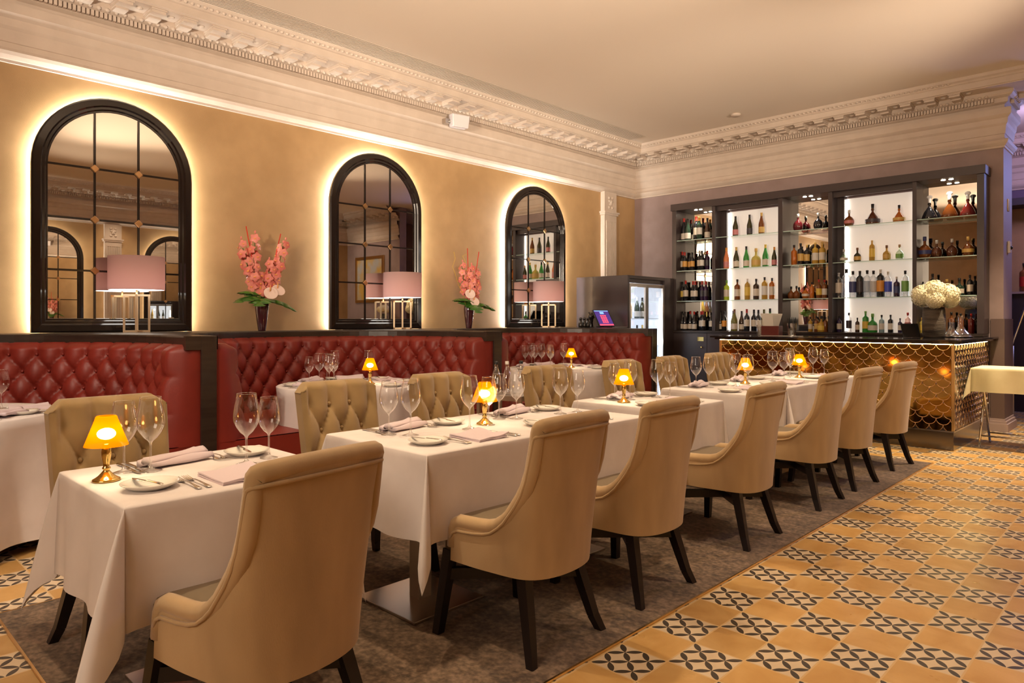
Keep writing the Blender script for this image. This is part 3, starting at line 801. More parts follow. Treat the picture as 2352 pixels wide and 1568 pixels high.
def gpair(pts, who, grp):
    for k, ((x, y, s), nm) in enumerate(zip(pts, who)): glass(x, y, nm, gg+grp, s)
gpair([(-2.658,.814,.95),(-2.612,.885,1.0),(-2.486,1.173,1.0),(-2.535,1.285,.9)],
      ['smaller clear wine glass right behind the amber lamp of the front table','tall clear wine glass beside the amber lamp of the front table','tall clear wine glass nearest the camera behind the foreground chair back','smaller wine glass behind the foreground chair back, by the booth post'], 'the front table')
gpair([(-2.644,1.926,.95),(-2.562,1.988,1.0),(-2.499,2.298,1.0),(-2.53,2.455,.93),(-2.638,2.638,.93),(-2.583,2.715,1.0),(-2.536,3.025,1.0),(-2.513,3.15,.93)],
      ['smaller wine glass nearest the camera on the long table','taller wine glass of the nearest pair on the long table','wine glass standing just before the amber lamp of the long table','wine glass overlapping the amber lampshade on the long table','smaller wine glass past the long table lamp, before the water bottles','taller wine glass past the long table lamp, beside the farther napkin','taller wine glass of the far pair on the long table, above the second chair back','smaller wine glass of the far pair on the long table, above the second chair back'], 'the long table')
gpair([(-2.72,3.802,.93),(-2.647,3.873,1.0),(-2.596,4.116,1.0),(-2.53,4.179,.93)],
      ['smaller wine glass partly behind the amber lampshade on the third table','taller wine glass partly behind the amber lampshade on the third table','taller glass on the third table in front of the bright fridge light','smaller glass on the third table beside the sixth olive chair'], 'the third table')
gpair([(-2.749,4.923,.93),(-2.676,4.993,1.0),(-2.592,5.274,1.0),(-2.521,5.341,.97)],
      ['smaller wine glass in front of the grey cupboard doors, on the fourth table','taller wine glass in front of the last olive chair, on the fourth table','wine glass just before the amber lamp shared by the fourth and fifth tables','wine glass overlapping the amber lamp at the joint of the fourth and fifth tables'], 'the fourth table')
gpair([(-2.564,5.906,1.0),(-2.547,6.104,.93)],
      ['taller wine glass at the far end of the fifth table against the gold scales','smaller wine glass at the far end of the fifth table, near the last table'], 'the fifth table')
gpair([(-2.621,6.422,.93),(-2.70,6.60,1.0),(-2.597,6.902,1.0),(-2.531,7.01,.93)],
      ['smaller wine glass before the lamp on the last table','taller wine glass rising behind the lamp on the last table','taller wine glass of the farthest pair, on the last table','smaller wine glass of the farthest pair, on the last table'], 'the last table')
gpair([(-5.278,3.033,.85),(-5.272,3.123,.95),(-5.44,3.299,.9),(-5.07,3.096,.95),(-5.124,3.17,.9),(-5.349,3.32,1.0),(-5.188,3.561,1.0)],
      ['leftmost of the cluster of wine glasses on the middle round table','second wine glass from the booth corner on the middle round table','thin stem standing rearmost in the glass cluster of the middle round table','foremost wine glass of the cluster on the middle round table','wine glass directly behind the foremost one on the middle round table','tallest wine glass at the right of the cluster on the middle round table','single wine glass behind the amber lamp of the middle round table'], 'the middle round table')
gpair([(-5.439,5.861,.9),(-5.405,5.935,1.0),(-5.33,5.904,.93),(-5.224,5.904,1.0),(-5.164,5.98,.95),(-5.099,5.915,.92),(-5.092,6.132,1.0)],
      ['leftmost wine glass on the farthest round table','second wine glass from the left on the farthest round table','shorter wine glass third in the row on the farthest round table','fourth wine glass of the row on the farthest round table','rear glass of the overlapping two on the farthest round table','front glass of the overlapping two on the farthest round table','wine glass right beside the amber lamp on the farthest round table'], 'the farthest round table')
glass(-5.088, .889, 'wine glass cut off by the picture edge, on the nearest round table', 'wine glasses on the nearest round table', .9)

# amber table lamps
def amber_lamp(loc, label):
    t = thing('amber_table_lamp', label, 'table lamp', loc, 0, 'small amber candle lamps')
    obj('base', MB().lathe([(0,0),(.0405,0),(.0425,.004),(.040,.008),(.034,.011),(.024,.018),(.015,.028),(.010,.034),(.0095,.038),(.013,.041),(.0125,.044),(.0095,.048),(.0105,.06),(.0145,.08),(.0155,.095),(.0135,.110),(.010,.118),(.010,.122),(.0,.122)], 32), 'brass', t, label='polished brass foot and stem')
    m = MB().lathe([(.0655,.117),(.060,.132),(.0335,.203),(.032,.210),(.0285,.214),(.0215,.2145),(.021,.211)], 36)
    obj('shade', m, 'amber_shade', t, label='frosted amber glass shade')
    obj('bulb', MB().ell((0,0,.155), (.028,.028,.019), 16, 10), 'bulb', t)
    return t
def amber_at(x, y, label, i):
    global AL
    if i == 0:
        AL = amber_lamp((x, y, ZT), label); remember(AL)
    else: dup(AL, (x, y, ZT), 0, label)
    point('light', (x, y, ZT+.165), .16, (1, .42, .08), .022)
for i, (x, y, w) in enumerate([(-2.557,.73,'lit amber lamp on the front table, the largest in the picture'),(-2.559,2.456,'lit amber lamp on the long table, partly behind a wine glass'),(-2.59,3.722,'lit amber lamp on the third table, clear of any glass'),
        (-4.828,3.329,'lit amber lamp on the middle round table, against the red leather'),(-4.889,6.02,'lit amber lamp on the farthest round table'),(-2.62,5.50,'lit amber lamp behind two glasses, fifth along the front row'),(-2.543,6.431,'lit amber lamp farthest along the front row, against the bar scales')]):
    amber_at(x, y, w, i)

# plates, cutlery, napkins
def plate0():
    return obj('side_plate', MB().lathe([(0,.003),(.045,.003),(.052,.004),(.072,.015),(.083,.0215),(.0855,.0205),(.084,.018),(.070,.009),(.053,0),(0,0)], 40), 'china')
P0 = plate0()
def lay(o, first, loc, rz, label, group):
    if not first: first.append(1); c = o
    else: c = o.copy(); COL.objects.link(c)
    c.location = loc; c.rotation_euler = (0, 0, rz)
    tag(c, label, None, group); return c
def cutlery(kind):
    m = MB()
    def prof(pts, th=.0016):   # (y, halfwidth, z)
        A = []; 
        rows = []
        for y, w, z in pts: rows.append([(-w, y, z), (-w*.5, y, z+th), (w*.5, y, z+th), (w, y, z), (w*.5, y, z-th*.4), (-w*.5, y, z-th*.4)])
        m.grid(rows, closed_u=True); m.add(rows[0], [tuple(range(6))]); m.add(rows[-1], [tuple(range(6))[::-1]])
    if kind == 'knife':
        prof([(-.115,.004,.004),(-.112,.0075,.0045),(-.09,.0072,.005),(-.04,.0048,.005),(-.005,.0042,.005),(.0,.0058,.005)], .0035)
        prof([(.0,.005,.005),(.006,.009,.0035),(.06,.0095,.003),(.095,.0075,.003),(.112,.001,.003)], .0009)
    if kind == 'butter_knife':
        prof([(-.085,.004,.004),(-.082,.007,.0045),(-.06,.0062,.005),(-.01,.0042,.005),(-.002,.0048,.005)], .003)
        prof([(-.002,.004,.005),(.004,.008,.0035),(.05,.009,.003),(.072,.0065,.003),(.083,.001,.003)], .0009)
    if kind == 'fork':
        prof([(-.10,.003,.003),(-.097,.0085,.004),(-.085,.0085,.005),(-.06,.005,.007),(-.02,.0034,.0095),(.015,.0032,.010),(.03,.0045,.008),(.040,.0105,.005),(.052,.012,.003)], .0016)
        for i in range(4): x = -.0093+i*.0062; m.bar((x, .05, .0035), (x*1.02, .098, .0085), .0032, .0018, .0016, .0012)
    if kind == 'spoon':
        prof([(-.10,.003,.003),(-.097,.0085,.004),(-.085,.0085,.005),(-.05,.005,.008),(.02,.0034,.010),(.035,.006,.007),(.05,.0165,.003),(.068,.019,.0022),(.086,.0135,.003),(.094,.003,.0045)], .0016)
    return obj(kind, m, 'steel')
K0, B0, F0 = cutlery('knife'), cutlery('butter_knife'), cutlery('fork')
def napkin(kind):
    m = MB()
    if kind == 0:   # flat folded stack, long side x, fanned layers at -y end
        for k in range(3):
            z = .003+.0052*k; y0 = -.085-.010*k+random.uniform(-.004,.004); y1 = .085
            rows = []
            for j in range(9):
                s = j/8; x = -.10+.20*s; row = []
                for q in range(13):
                    w = q/12; y = y0+(y1-y0)*w; lift = .008*(1-w)**3*(1+.8*sin(5*s+k*1.3))+.002*sin(9*w+3*s+k)
                    row.append((x+.015*k*(.5-w)*.3, y, z+lift))
                rows.append(row)
            low = [[(x, y, z-.0045) for x, y, z in r] for r in rows]
            m.grid(rows); m.grid(low, flip=True); m.grid([rows[0], low[0]]); m.grid([rows[-1], low[-1]]); m.grid([[r[0] for r in rows], [r[0] for r in low]]); m.grid([[r[-1] for r in rows], [r[-1] for r in low]])
    else:           # loosely rolled lengths side by side, fanned at one end
        for k in range(3):
            pts = []; rr = []
            for j in range(13):
                s = j/12; y = -.12+.24*s; x = -.030+.030*k+(.5-k*.5)*-.03*s+.006*sin(4*s+k); z = .014+(.012 if k == 1 else 0)+.012*s*(1 if k == 0 else .3)
                pts.append((x, y, z)); rr.append(.0145+.004*sin(6*s+k*2))
            vs = []; fs = []; n = 12
            for j, p in enumerate(pts):
                for i in range(n):
                    a = 2*pi*i/n; r = rr[j]*(1+.18*cos(3*a+k)); vs.append((p[0]+r*1.5*cos(a), p[1], max(.0015, p[2]+r*.75*sin(a))))
            for j in range(12):
                for i in range(n): fs.append((j*n+i, j*n+(i+1)%n, (j+1)*n+(i+1)%n, (j+1)*n+i))
            fs.append(tuple(range(n))); fs.append(tuple(12*n+i for i in range(n))[::-1]); m.add(vs, fs, True)
    return obj('napkin', m, 'napkin')
N0, N1 = napkin(0), napkin(1)
fp, fk, fb, ff, fs_, fn0, fn1 = [], [], [], [], [], [], []
CATS = {'side_plate': 'plate', 'knife': 'knife', 'butter_knife': 'butter knife', 'fork': 'fork', 'spoon': 'spoon', 'napkin': 'napkin'}
def put(o, first, x, y, dz, rz, label, group, cat):
    c = lay(o, first, (x, y, ZT+dz), rz, label, group); c['category'] = cat; return c
def setting(ox, oy, face, who, nap=None, pl=True, spoons=False, full=True):
    """face = direction from diner to table (radians); who = words naming the place"""
    c, s = cos(face), sin(face)
    def T(f, l): return ox+f*c-l*s, oy+f*s+l*c       # f forward from the edge, l to the diner's left
    rz = face-pi/2                                    # local +y points forward
    x, y = T(.145, -.02); k = nap if nap is not None else 1
    if k == 0: put(N0, fn0, x, y, 0, rz+pi/2, 'flat folded mauve napkin at '+who, 'mauve napkins', 'napkin')
    else: put(N1, fn1, x, y, 0, rz+pi/2-.0+.25, 'fanned mauve napkin at '+who, 'mauve napkins', 'napkin')
    if full:
        for j, dl in enumerate((-.155, -.18)):
            x, y = T(.15, dl); put(K0, fk, x, y, 0, rz+random.uniform(-.05,.05), ('inner' if j == 0 else 'outer')+' steel knife at '+who, 'steel knives', 'knife')
        for j, dl in enumerate((.105, .135)):
            x, y = T(.15, dl); put(F0, ff, x, y, 0, rz+random.uniform(-.1,.1), ('inner' if j == 0 else 'outer')+' steel fork at '+who, 'steel forks', 'fork')
    if pl:
        x, y = T(.185, .235); put(P0, fp, x, y, 0, 0, 'white side plate at '+who, 'white side plates', 'plate')
        put(B0, fb, x, y-.01, .0195, rz-.15 if face < 1 else rz+.2, 'butter knife on the plate at '+who, 'butter knives', 'butter knife')
EDGE_N = [-2.165,-2.15,-2.20,-2.225,-2.235,-2.24]; EDGE_F = [-2.84,-2.885,-2.90,-2.93,-2.94,-2.95]
for (ti, y, w, nap) in [(0,1.03,'place nearest the foreground chair',0),(1,2.14,'the nearer aisle-side place of the long table',0),(1,2.86,'the farther aisle-side place of the long table',0),(2,3.93,'the aisle-side place of the third table',0),(3,5.04,'the aisle-side place of the fourth table',0),(4,5.76,'the aisle-side place of the fifth table',0),(5,6.68,'the aisle-side place of the last table',0)]:
    setting(EDGE_N[ti], y, pi, w, nap)
for (ti, y, w) in [(0,1.02,'the booth-side place of the front table'),(1,2.10,'the nearer booth-side place of the long table'),(1,2.86,'the farther booth-side place of the long table'),(2,3.93,'the booth-side place of the third table'),(3,5.04,'the booth-side place of the fourth table'),(4,5.76,'the booth-side place of the fifth table'),(5,6.62,'the booth-side place of the last table')]:
    setting(EDGE_F[ti], y, 0, w, 1)
for ci, ((cx, cy_, w), angs) in enumerate(zip([(a, b, c) for a, b, c in RT], [(80, 35), (-80, -35, 145, 95, 195, 45), (-70, 150, 100, 195, 60)])):
    for k, a in enumerate(angs):
        aa = radians(a); ex, ey = cx+.57*cos(aa), cy_+.57*sin(aa)
        pos = {80: 'towards the far side', 35: 'on the aisle side', -80: 'at the near end', -35: 'near the olive chair', 145: 'at the far wall corner', 95: 'at the far end', 195: 'backed by the booth leather', 45: 'on the far aisle side', -70: 'at the near end', 150: 'by the wall', 100: 'at the far end', 60: 'on the far aisle side'}[a]
        setting(ex, ey, aa+pi, 'place %s, %s' % (pos, w), 1 if (k+ci) % 2 else 0, full=True)

# ------------------------------------------------------------------ pink shaded lamps on the ledge
def ledge_lamp(loc, label):
    t = thing('table_lamp', label, 'table lamp', loc, radians(-20), 'pink drum-shaded lamps on the ledge')
    m = MB()
    def loop(hw, hz, w, ax):
        for sg in (-1, 1):
            a = (sg*hw, 0) if ax == 'x' else (0, sg*hw); m.bar((a[0], a[1], 0), (a[0], a[1], hz), w, w)
        a, b = ((-hw-w/2, 0), (hw+w/2, 0)) if ax == 'x' else ((0, -hw-w/2), (0, hw+w/2))
        for z in (w/2, hz-w/2): m.bar((a[0], a[1], z), (b[0], b[1], z), w, w)
    loop(.092, .315, .017, 'x'); loop(.092, .315, .017, 'y')
    obj('frame_base', m, 'pale_gold', t, label='open pale gold metal frame base')
    obj('pole', MB().tube([(0,0,.31),(0,0,.40)], .008, 10), 'pale_gold', t)
    m = MB(); R = .212
    m.grid([[(r*cos(2*pi*i/56), r*sin(2*pi*i/56), z) for i in range(56)] for r, z in ((R,.350),(R,.625),(R-.003,.625),(R-.003,.350))], closed_u=True); m.grid([[(r*cos(2*pi*i/56), r*sin(2*pi*i/56), .350) for i in range(56)] for r in (R-.003, R)], closed_u=True)
    obj('lamp_shade', m, 'pink_shade', t, label='pink fabric drum shade')
    obj('diffuser', MB().disc(R-.006, .352, 40), 'lamp_glow', t, label='glowing white diffuser under the shade')
    return t
for i, (y, w) in enumerate([(2.02,'pink-shaded lamp in front of the biggest arched mirror'),(4.76,'pink-shaded lamp in front of the middle arched mirror'),(7.24,'pink-shaded lamp in front of the farthest arched mirror')]):
    loc = (-6.28, y, 1.176)
    if i == 0: LL = ledge_lamp(loc, w); remember(LL)
    else: dup(LL, loc, radians((-20,-37,-48)[i]), w)
    point('light', (loc[0], loc[1], 1.176+.49), 2.6, (1, .80, .62), .05)

# ------------------------------------------------------------------ vases and flowers
pbr('vase_glass', (.055, .012, .018), .05, coat=.6)
noisy(pbr('orchid', (.78, .22, .18), .5), 9, (.62, .13, .11), (.84, .34, .28)); MAT['orchid'].node_tree.nodes['Principled BSDF'].inputs['Subsurface Weight'].default_value = .0
pbr('orchid_lip', (.95, .45, .12), .5); pbr('stem_green', (.10, .14, .03), .5)
noisy(pbr('leaf_green', (.04, .15, .02), .3, coat=.3), 8, (.03, .11, .015), (.08, .25, .03)); pbr('anthurium', (.90, .72, .66), .3, coat=.3); pbr('red_stick', (.62, .03, .012), .5); pbr('yellow_twig', (.60, .38, .06), .5)
def orchid_flower(m, ml, c, dirv, s, roll):
    d = Vector(dirv).normalized(); u = Vector((0,0,1)); x = u.cross(d)
    if x.length < .1: x = Vector((1,0,0))
    x.normalize(); y = d.cross(x); c = Vector(c)
    for k in range(5):
        a = roll+2*pi*k/5+pi/2; e = x*cos(a)+y*sin(a); f = x*-sin(a)+y*cos(a)
        rows = []
        for j in range(5):
            t = j/4; w = s*.42*sin(pi*min(1, .12+t*.88))**.8; 
            mid = c+e*(s*1.0*t)+d*(s*(.30*t-.28*t*t*1.6))
            rows.append([mid-f*w-d*s*.06, mid+d*s*.02, mid+f*w-d*s*.06])
        m.grid(rows)
    for sg in (-1, 0, 1): 
        p = c+d*s*.22+x*sg*s*.12-y*s*.12; ml.ell(p, (s*.085, s*.085, s*.12), 6, 5)
def orchid_spray(base, tip, n, label, seed, bend=(0,0,0)):
    rnd = random.Random(seed); t = thing('orchid_spray', label, 'flower', base)
    b = Vector((0,0,0)); e = Vector(tip)-Vector(base); bd = Vector(bend)
    P = lambda s: b+e*s+bd*sin(pi*s)
    obj('stem', MB().tube([P(i/10) for i in range(11)], .004, 6), 'stem_green', t)
    m = MB(); ml = MB()
    for i in range(n):
        m = MB(); ml = MB()
        s = .22+.74*i/(n-1); a = i*2.4+rnd.uniform(-.3,.3); p = P(s); o = Vector((cos(a), sin(a), .15))
        rr = .055*(1-.35*s); orchid_flower(m, ml, p+o*rr, o+Vector((.5,-.35,.1)), .058*(1-.22*s)*rnd.uniform(.9,1.1), rnd.uniform(0,1))
        n1 = len(m.f); m.add(ml.v, ml.f, True); fo = obj('flower_head', m, 'orchid', t); fo.data.materials.append(MAT['orchid_lip'])
        fo.data.polygons.foreach_set('material_index', [0 if q < n1 else 1 for q in range(len(m.f))])
    m = MB()
    for i in range(3): q = P(.96+.02*i); m.ell((q.x+rnd.uniform(-.015,.015), q.y+rnd.uniform(-.02,.02), q.z+.02*i), (.009,.009,.016), 6, 5)
    obj('buds', m, 'orchid', t)
def leaf(base, pts_dir, size, label, seed):
    rnd = random.Random(seed); m = MB(); d = Vector(pts_dir).normalized(); s = d.cross(Vector((0,0,1))).normalized(); up = s.cross(d)
    N = 18; rows = []
    for j in range(N+1):
        t = j/N; w = size*.42*sin(pi*min(1,.06+t*.94))**.6
        notch = 1 if (j % 4) < 2 or t < .3 else .42
        mid = d*(size*t)+Vector((0,0,-.35*size*t*t))+up*.02*sin(pi*t)
        rows.append([mid-s*w*notch+Vector((0,0,-.25*w)), mid-s*w*.45*max(.6,notch)-Vector((0,0,.03*w)), mid, mid+s*w*.45*max(.6,notch)-Vector((0,0,.03*w)), mid+s*w*notch+Vector((0,0,-.25*w))])
    m.grid(rows); o = obj('monstera_leaf', m, 'leaf_green', None, label, 'leaf', 'split green leaves in the vases', loc=base, recalc=False); return o
def anthurium(base, d, label):
    t = thing('anthurium', label, 'flower', base); d = Vector(d).normalized(); s = d.cross(Vector((0,0,1))).normalized(); u = s.cross(d)
    n = 28; ring = []
    for i in range(n):
        a = 2*pi*i/n; r = .058*(1-.25*cos(a))*(1+.25*max(0, sin(a)) ) ; r *= .82+.18*abs(sin(a/2)); ring.append(d*.003*cos(3*a)+s*(r*cos(a+pi/2))+u*(r*sin(a+pi/2)))
    c = d*-.012
    m = MB(); m.grid([[c]*n, [p*.5+d*.0 for p in ring], ring], closed_u=True)
    obj('spathe', m, 'anthurium', t, label='glossy cream heart-shaped bract'); obj('spadix', MB().tube([d*0, d*.02+u*.025, d*.03+u*.05], [.005,.005,.003], 8), 'orchid_lip', t)
def vase_set(y, k, words):
    x = -6.25; zb = 1.176
    v = obj('vase', MB().lathe([(0,0),(.034,0),(.036,.01),(.050,.10),(.060,.19),(.0625,.235),(.058,.268),(.048,.285),(.044,.285),(.054,.262),(.056,.23),(.045,.10),(.03,.02),(0,.015)], 36), 'vase_glass', None, 'tall dark purple glass vase '+words, 'vase', 'dark glass vases on the ledge', loc=(x, y, zb))
    zt = zb+.27
    if k == 0:
        tips = [((-.02,-.19,.60),9,(0,-.02,0)),((0,-.07,.66),9,(0,-.03,0)),((.02,.21,.62),11,(0,.03,0)),((.03,.08,.42),7,(0,.02,0)),((.05,-.10,.38),6,(0,-.03,0))]
        sticks = [((0,-.02,.10),(-.02,-.145,.79)),((0,.03,.10),(-.02,.20,.75))]
    else:
        tips = [((0,-.11,.55),9,(0,-.02,0)),((.02,.02,.52),9,(0,0,0)),((0,.13,.46),9,(0,.02,0)),((.04,.05,.36),7,(0,.01,0)),((.03,.11,.28),6,(0,.03,0))]
        sticks = [((0,.0,.10),(-.02,-.005,.79)),((0,.04,.10),(-.02,.185,.76))]
    pw = ['leaning towards the camera side','rising in the centre','leaning towards the bar side','low at the front','lowest, spreading outwards']
    for q, (tp, n, bd) in enumerate(tips):
        orchid_spray((x, y, zt), (x+tp[0], y+tp[1], zt+tp[2]-.05), int(n*1.6), 'coral pink orchid spray %s, vase %s' % (pw[q], words), 10*k+q, bd)
    for q, (a, b) in enumerate(sticks):
        obj('red_stick', MB().tube([(0,0,0), (b[0]-a[0], b[1]-a[1], b[2]-a[2])], .005, 6), 'red_stick', None, 'red stick %s the orchids, vase %s' % (('upright among','slanting out of')[q], words), 'stick', 'red sticks in the vases', loc=(x+a[0], y+a[1], zb+.28+a[2]-.1))
    L = [((.3,-.95,.25),.24,'pointing to the camera side'),((.35,.9,.0),.24,'drooping towards the bar side'),((.8,-.5,.1),.20,'hanging over the front rim'),((.1,-.9,.6),.22,'standing up behind the blooms')] if k == 0 else [((.2,-.9,.5),.24,'upright, camera side'),((.4,.9,.12),.26,'towards the bar side'),((.8,-.2,-.05),.20,'folded over the front rim')]
    for q, (d, s, w) in enumerate(L): leaf((x, y, zt+.02), d, s*1.35, 'dark green leaf %s, vase %s' % (w, words), q)
    A = [((x+.10, y+.03, zt+.10),(1,-.3,.3),'facing outwards'),((x+.09,y+.11,zt+.13),(.9,.1,.5),'set a little higher')] if k == 0 else [((x+.10,y-.08,zt+.16),(1,-.4,.2),'upper, facing outwards'),((x+.11,y-.02,zt+.07),(.9,-.2,.3),'lower, hanging over the rim')]
    for p, d, w in A: anthurium(p, d, 'cream anthurium %s, vase %s' % (w, words))
    if k == 1:
        for q, pts in enumerate([[(0,-.05,0),(0,-.09,.12),(0,-.17,.25),(0,-.22,.38),(0,-.26,.46),(0,-.22,.56),(0,-.24,.64)],[(0,0,0),(0,-.06,.25),(0,-.09,.40),(0,-.05,.52),(0,-.10,.60),(0,-.03,.63)]]):
            obj('willow_twig', MB().tube([Vector(p) for p in pts], .0032, 6), 'yellow_twig', None, ('curling yellow twig reaching out towards the middle mirror','curling yellow twig looping above the orchids of the farther vase')[q], 'twig', loc=(x, y, zt))
vase_set(3.10, 0, 'between the nearest and middle mirrors'); vase_set(5.735, 1, 'between the middle and farthest mirrors')

# ------------------------------------------------------------------ the scalloped bar
pbr('gold_mirror', (.50, .30, .08), .07, metal=1); pbr('silver_mirror', (.62, .57, .52), .08, metal=1); pbr('ridge', (.80, .55, .34), .22, metal=1)
pbr('plinth_steel', (.20, .17, .15), .18, metal=1)
bar = thing('bar_counter', 'bar with black stone top, gold fish-scale front and light strip under the edge', 'bar', (0,0,0))
BX0, BX1, BY = -4.07, -1.63, 7.89
obj('carcass', MB().box(BX0, BX1-.001, BY+.001, 8.42, .18, 1.042).box(-2.1, BX1-.001, 8.42, YB-.003, .18, 1.042), 'bar_wood', bar)
obj('plinth', MB().box(BX0-.0, BX1+.006, BY-.006, 8.4, 0, .183).box(-2.1, BX1+.006, 8.4, YB-.05, 0, .183), 'plinth_steel', bar, label='dark brushed steel plinth')
obj('plinth_rail', MB().box(BX0, BX1+.012, BY-.012, BY-.006, .178, .192).box(BX1+.006, BX1+.012, BY-.006, YB-.05, .178, .192), 'steel', bar)
top = obj('countertop', MB().prism([(-4.17,7.80),(-1.54,7.80),(-1.54,YB-.004),(-2.18,YB-.004),(-2.18,8.48),(-4.17,8.48)], 1.064, 1.085), 'black_stone', bar, bevel=.004, label='polished black stone top')
obj('counter_edge', MB().prism([(-4.12,7.83),(-1.57,7.83),(-1.57,YB-.004),(-2.15,YB-.004),(-2.15,8.46),(-4.12,8.46)], 1.042, 1.0635), 'black_stone', bar)
def scales(axis, a0, a1, fixed, mat, out, nm):
    rnd = random.Random(5); P = .122; R = .061; m = MB(); mr = MB(); rows = 14
    def W(a, z, o): return (a, fixed+out*o, z) if axis == 'x' else (fixed+out*o, a, z)
    n = int((a1-a0)/P)+1
    for j in range(rows):
        zc = 1.04-j*P/2
        for i in range(-1, n+1):
            ac = a0+.04+i*P+(P/2 if j % 2 else 0)
            tx, tz = rnd.uniform(-.002, .002), rnd.uniform(-.002, .002); off = .010
            pts = []; seg = 12
            for k in range(seg+1):
                an = pi+pi*k/seg; pts.append((ac+R*cos(an), zc+R*sin(an)))
            pts += [(ac+R, zc+.001)] if False else []
            poly = [(a, z) for a, z in pts if a0 <= a <= a1 and z > .192]
            full = [(min(a1, max(a0, a)), max(.192, z)) for a, z in pts]
            if max(a for a, z in full)-min(a for a, z in full) < .004 or max(z for a, z in full)-min(z for a, z in full) < .004: continue
            # scale leaf fills the half disc and the gap above it
            leafp = full+[(min(a1, max(a0, ac+R)), min(1.04, zc+.03)), (min(a1, max(a0, ac-R)), min(1.04, zc+.03))]
            vs = [W(a, z, .004+(zc-z)*.05+(a-ac)*tx+(z-zc)*tz) for a, z in leafp]
            m.add(vs, [tuple(range(len(vs)))])
            if len(poly) > 2: 
                seqs = [[]]
                for a, z in pts:
                    if a0 <= a <= a1 and z > .194: seqs[-1].append((a, z))
                    elif seqs[-1]: seqs.append([])
                for sq in seqs:
                    if len(sq) > 1: mr.tube([W(a, z, .008+(zc-z)*.05) for a, z in sq], .0023, 5)
    obj('scale_panel', m, mat, bar, label=nm+' fish-scale cladding'); obj('scale_rims', mr, 'ridge', bar)
scales('x', BX0, BX1-.006, BY, 'gold_mirror', -1, 'mirror-gold')
scales('y', BY+.006, YB-.1, BX1, 'silver_mirror', 1, 'mirror-silver')
obj('corner_trim', MB().box(BX1-.010, BX1+.014, BY-.014, BY+.010, .192, 1.042), 'brass_soft', bar); obj('corner_trim', MB().box(BX0-.012, BX0+.012, BY-.014, BY+.002, .192, 1.042), 'brass_soft', bar)
obj('led_strip', MB().box(BX0, BX1, BY-.022, BY-.016, 1.036, 1.041).box(BX1+.016, BX1+.022, BY, YB-.25, 1.032, 1.041), 'led_bar', bar, label='warm light strip under the counter edge')

# ------------------------------------------------------------------ back bar
bb = thing('back_bar', 'tall dark back bar with five bays of glass shelves against the mauve wall', 'back bar', (0,0,0))
FY = 9.36; BK = YB-.012
posts = [(-5.63,-5.56),(-4.97,-4.92),(-3.99,-3.93),(-3.33,-3.28),(-2.355,-2.31),(-1.70,-1.63)]
for a, b in posts: obj('post', MB().box(a, b, FY, BK, 1.119, 2.93), 'bar_wood', bb, bevel=.002)
obj('header', MB().box(-5.645, -1.615, FY-.02, BK, 2.93, 3.03), 'bar_wood', bb, bevel=.003)
obj('counter', MB().box(-5.645, -1.64, FY-.02, BK, 1.088, 1.118), 'dark_wood', bb, bevel=.002)
obj('base_cabinet', MB().box(-5.63, -1.64, FY+.02, BK, .0, 1.088), 'bar_wood', bb)
edges = [-5.625, -5.05, -4.47, -3.9, -3.33, -2.76, -2.2, -1.645]
for i, (a, b) in enumerate(zip(edges, edges[1:])):
    d = obj('cupboard_door', MB().box(a+.003, b-.003, FY, FY+.019, .10, 1.083), 'bar_wood', bb, bevel=.002)
    if i == 0:
        obj('lock_plate', MB().box(-5.20, -5.10, FY-.006, FY-.0005, .965, 1.025).lathe([(0,0),(.012,0)], 8, (-5.15, FY-.007, .995)), 'brass', d)
    obj('knob', MB().ell((b-.08, FY-.014, .875), (.014, .014, .014)), 'brass', d)
bays = [(-5.56,-4.97,'m'),(-4.92,-3.99,'l'),(-3.93,-3.33,'m'),(-3.28,-2.355,'l'),(-2.31,-1.70,'m')]
pbr('glass_edge', (.55,.75,.68), .15, coat=.5); pbr('lit_panel', (.8, .76, .7), .5, emis=(1, .86, .74), es=.27)
for a, b, k in bays:
    if k == 'm': obj('mirror_back', MB().box(a, b, BK-.012, BK-.006, 1.119, 2.93), 'mirror', bb)
    else:
        obj('backlit_panel', MB().box(a+.10, b, BK-.02, BK-.006, 1.119, 2.86), 'lit_panel', bb, label='glowing white back panel')
        obj('panel_led', MB().box(a+.088, a+.096, BK-.034, BK-.024, 1.13, 2.85).box(b-.010, b-.002, BK-.034, BK-.024, 1.13, 2.85), 'led_white', bb, label='white light strip at the panel edge')
        obj('valance', MB().box(a, b, FY+.05, FY+.07, 2.86, 2.93), 'bar_wood', bb)
        obj('side_lining', MB().box(a, a+.086, BK-.10, BK-.006, 1.119, 2.93), 'bar_wood', bb)
    for z in (1.565, 2.02, 2.48):
        gs = obj('glass_shelf', MB().box(a+.002, b-.002, FY+.02, BK-.04, z-.012, z-.003), 'shelf_glass', bb)
        obj('polished_edge', MB().box(a+.002, b-.002, FY+.017, FY+.0195, z-.012, z-.003), 'glass_edge', gs)
for x in (-5.30, -5.22, -3.68, -3.60, -2.06, -1.98): obj('downlight', MB().lathe([(0,2.926),(.022,2.926),(.024,2.929)], 16, (x, FY+.13, 0)), 'down_lamp', bb)

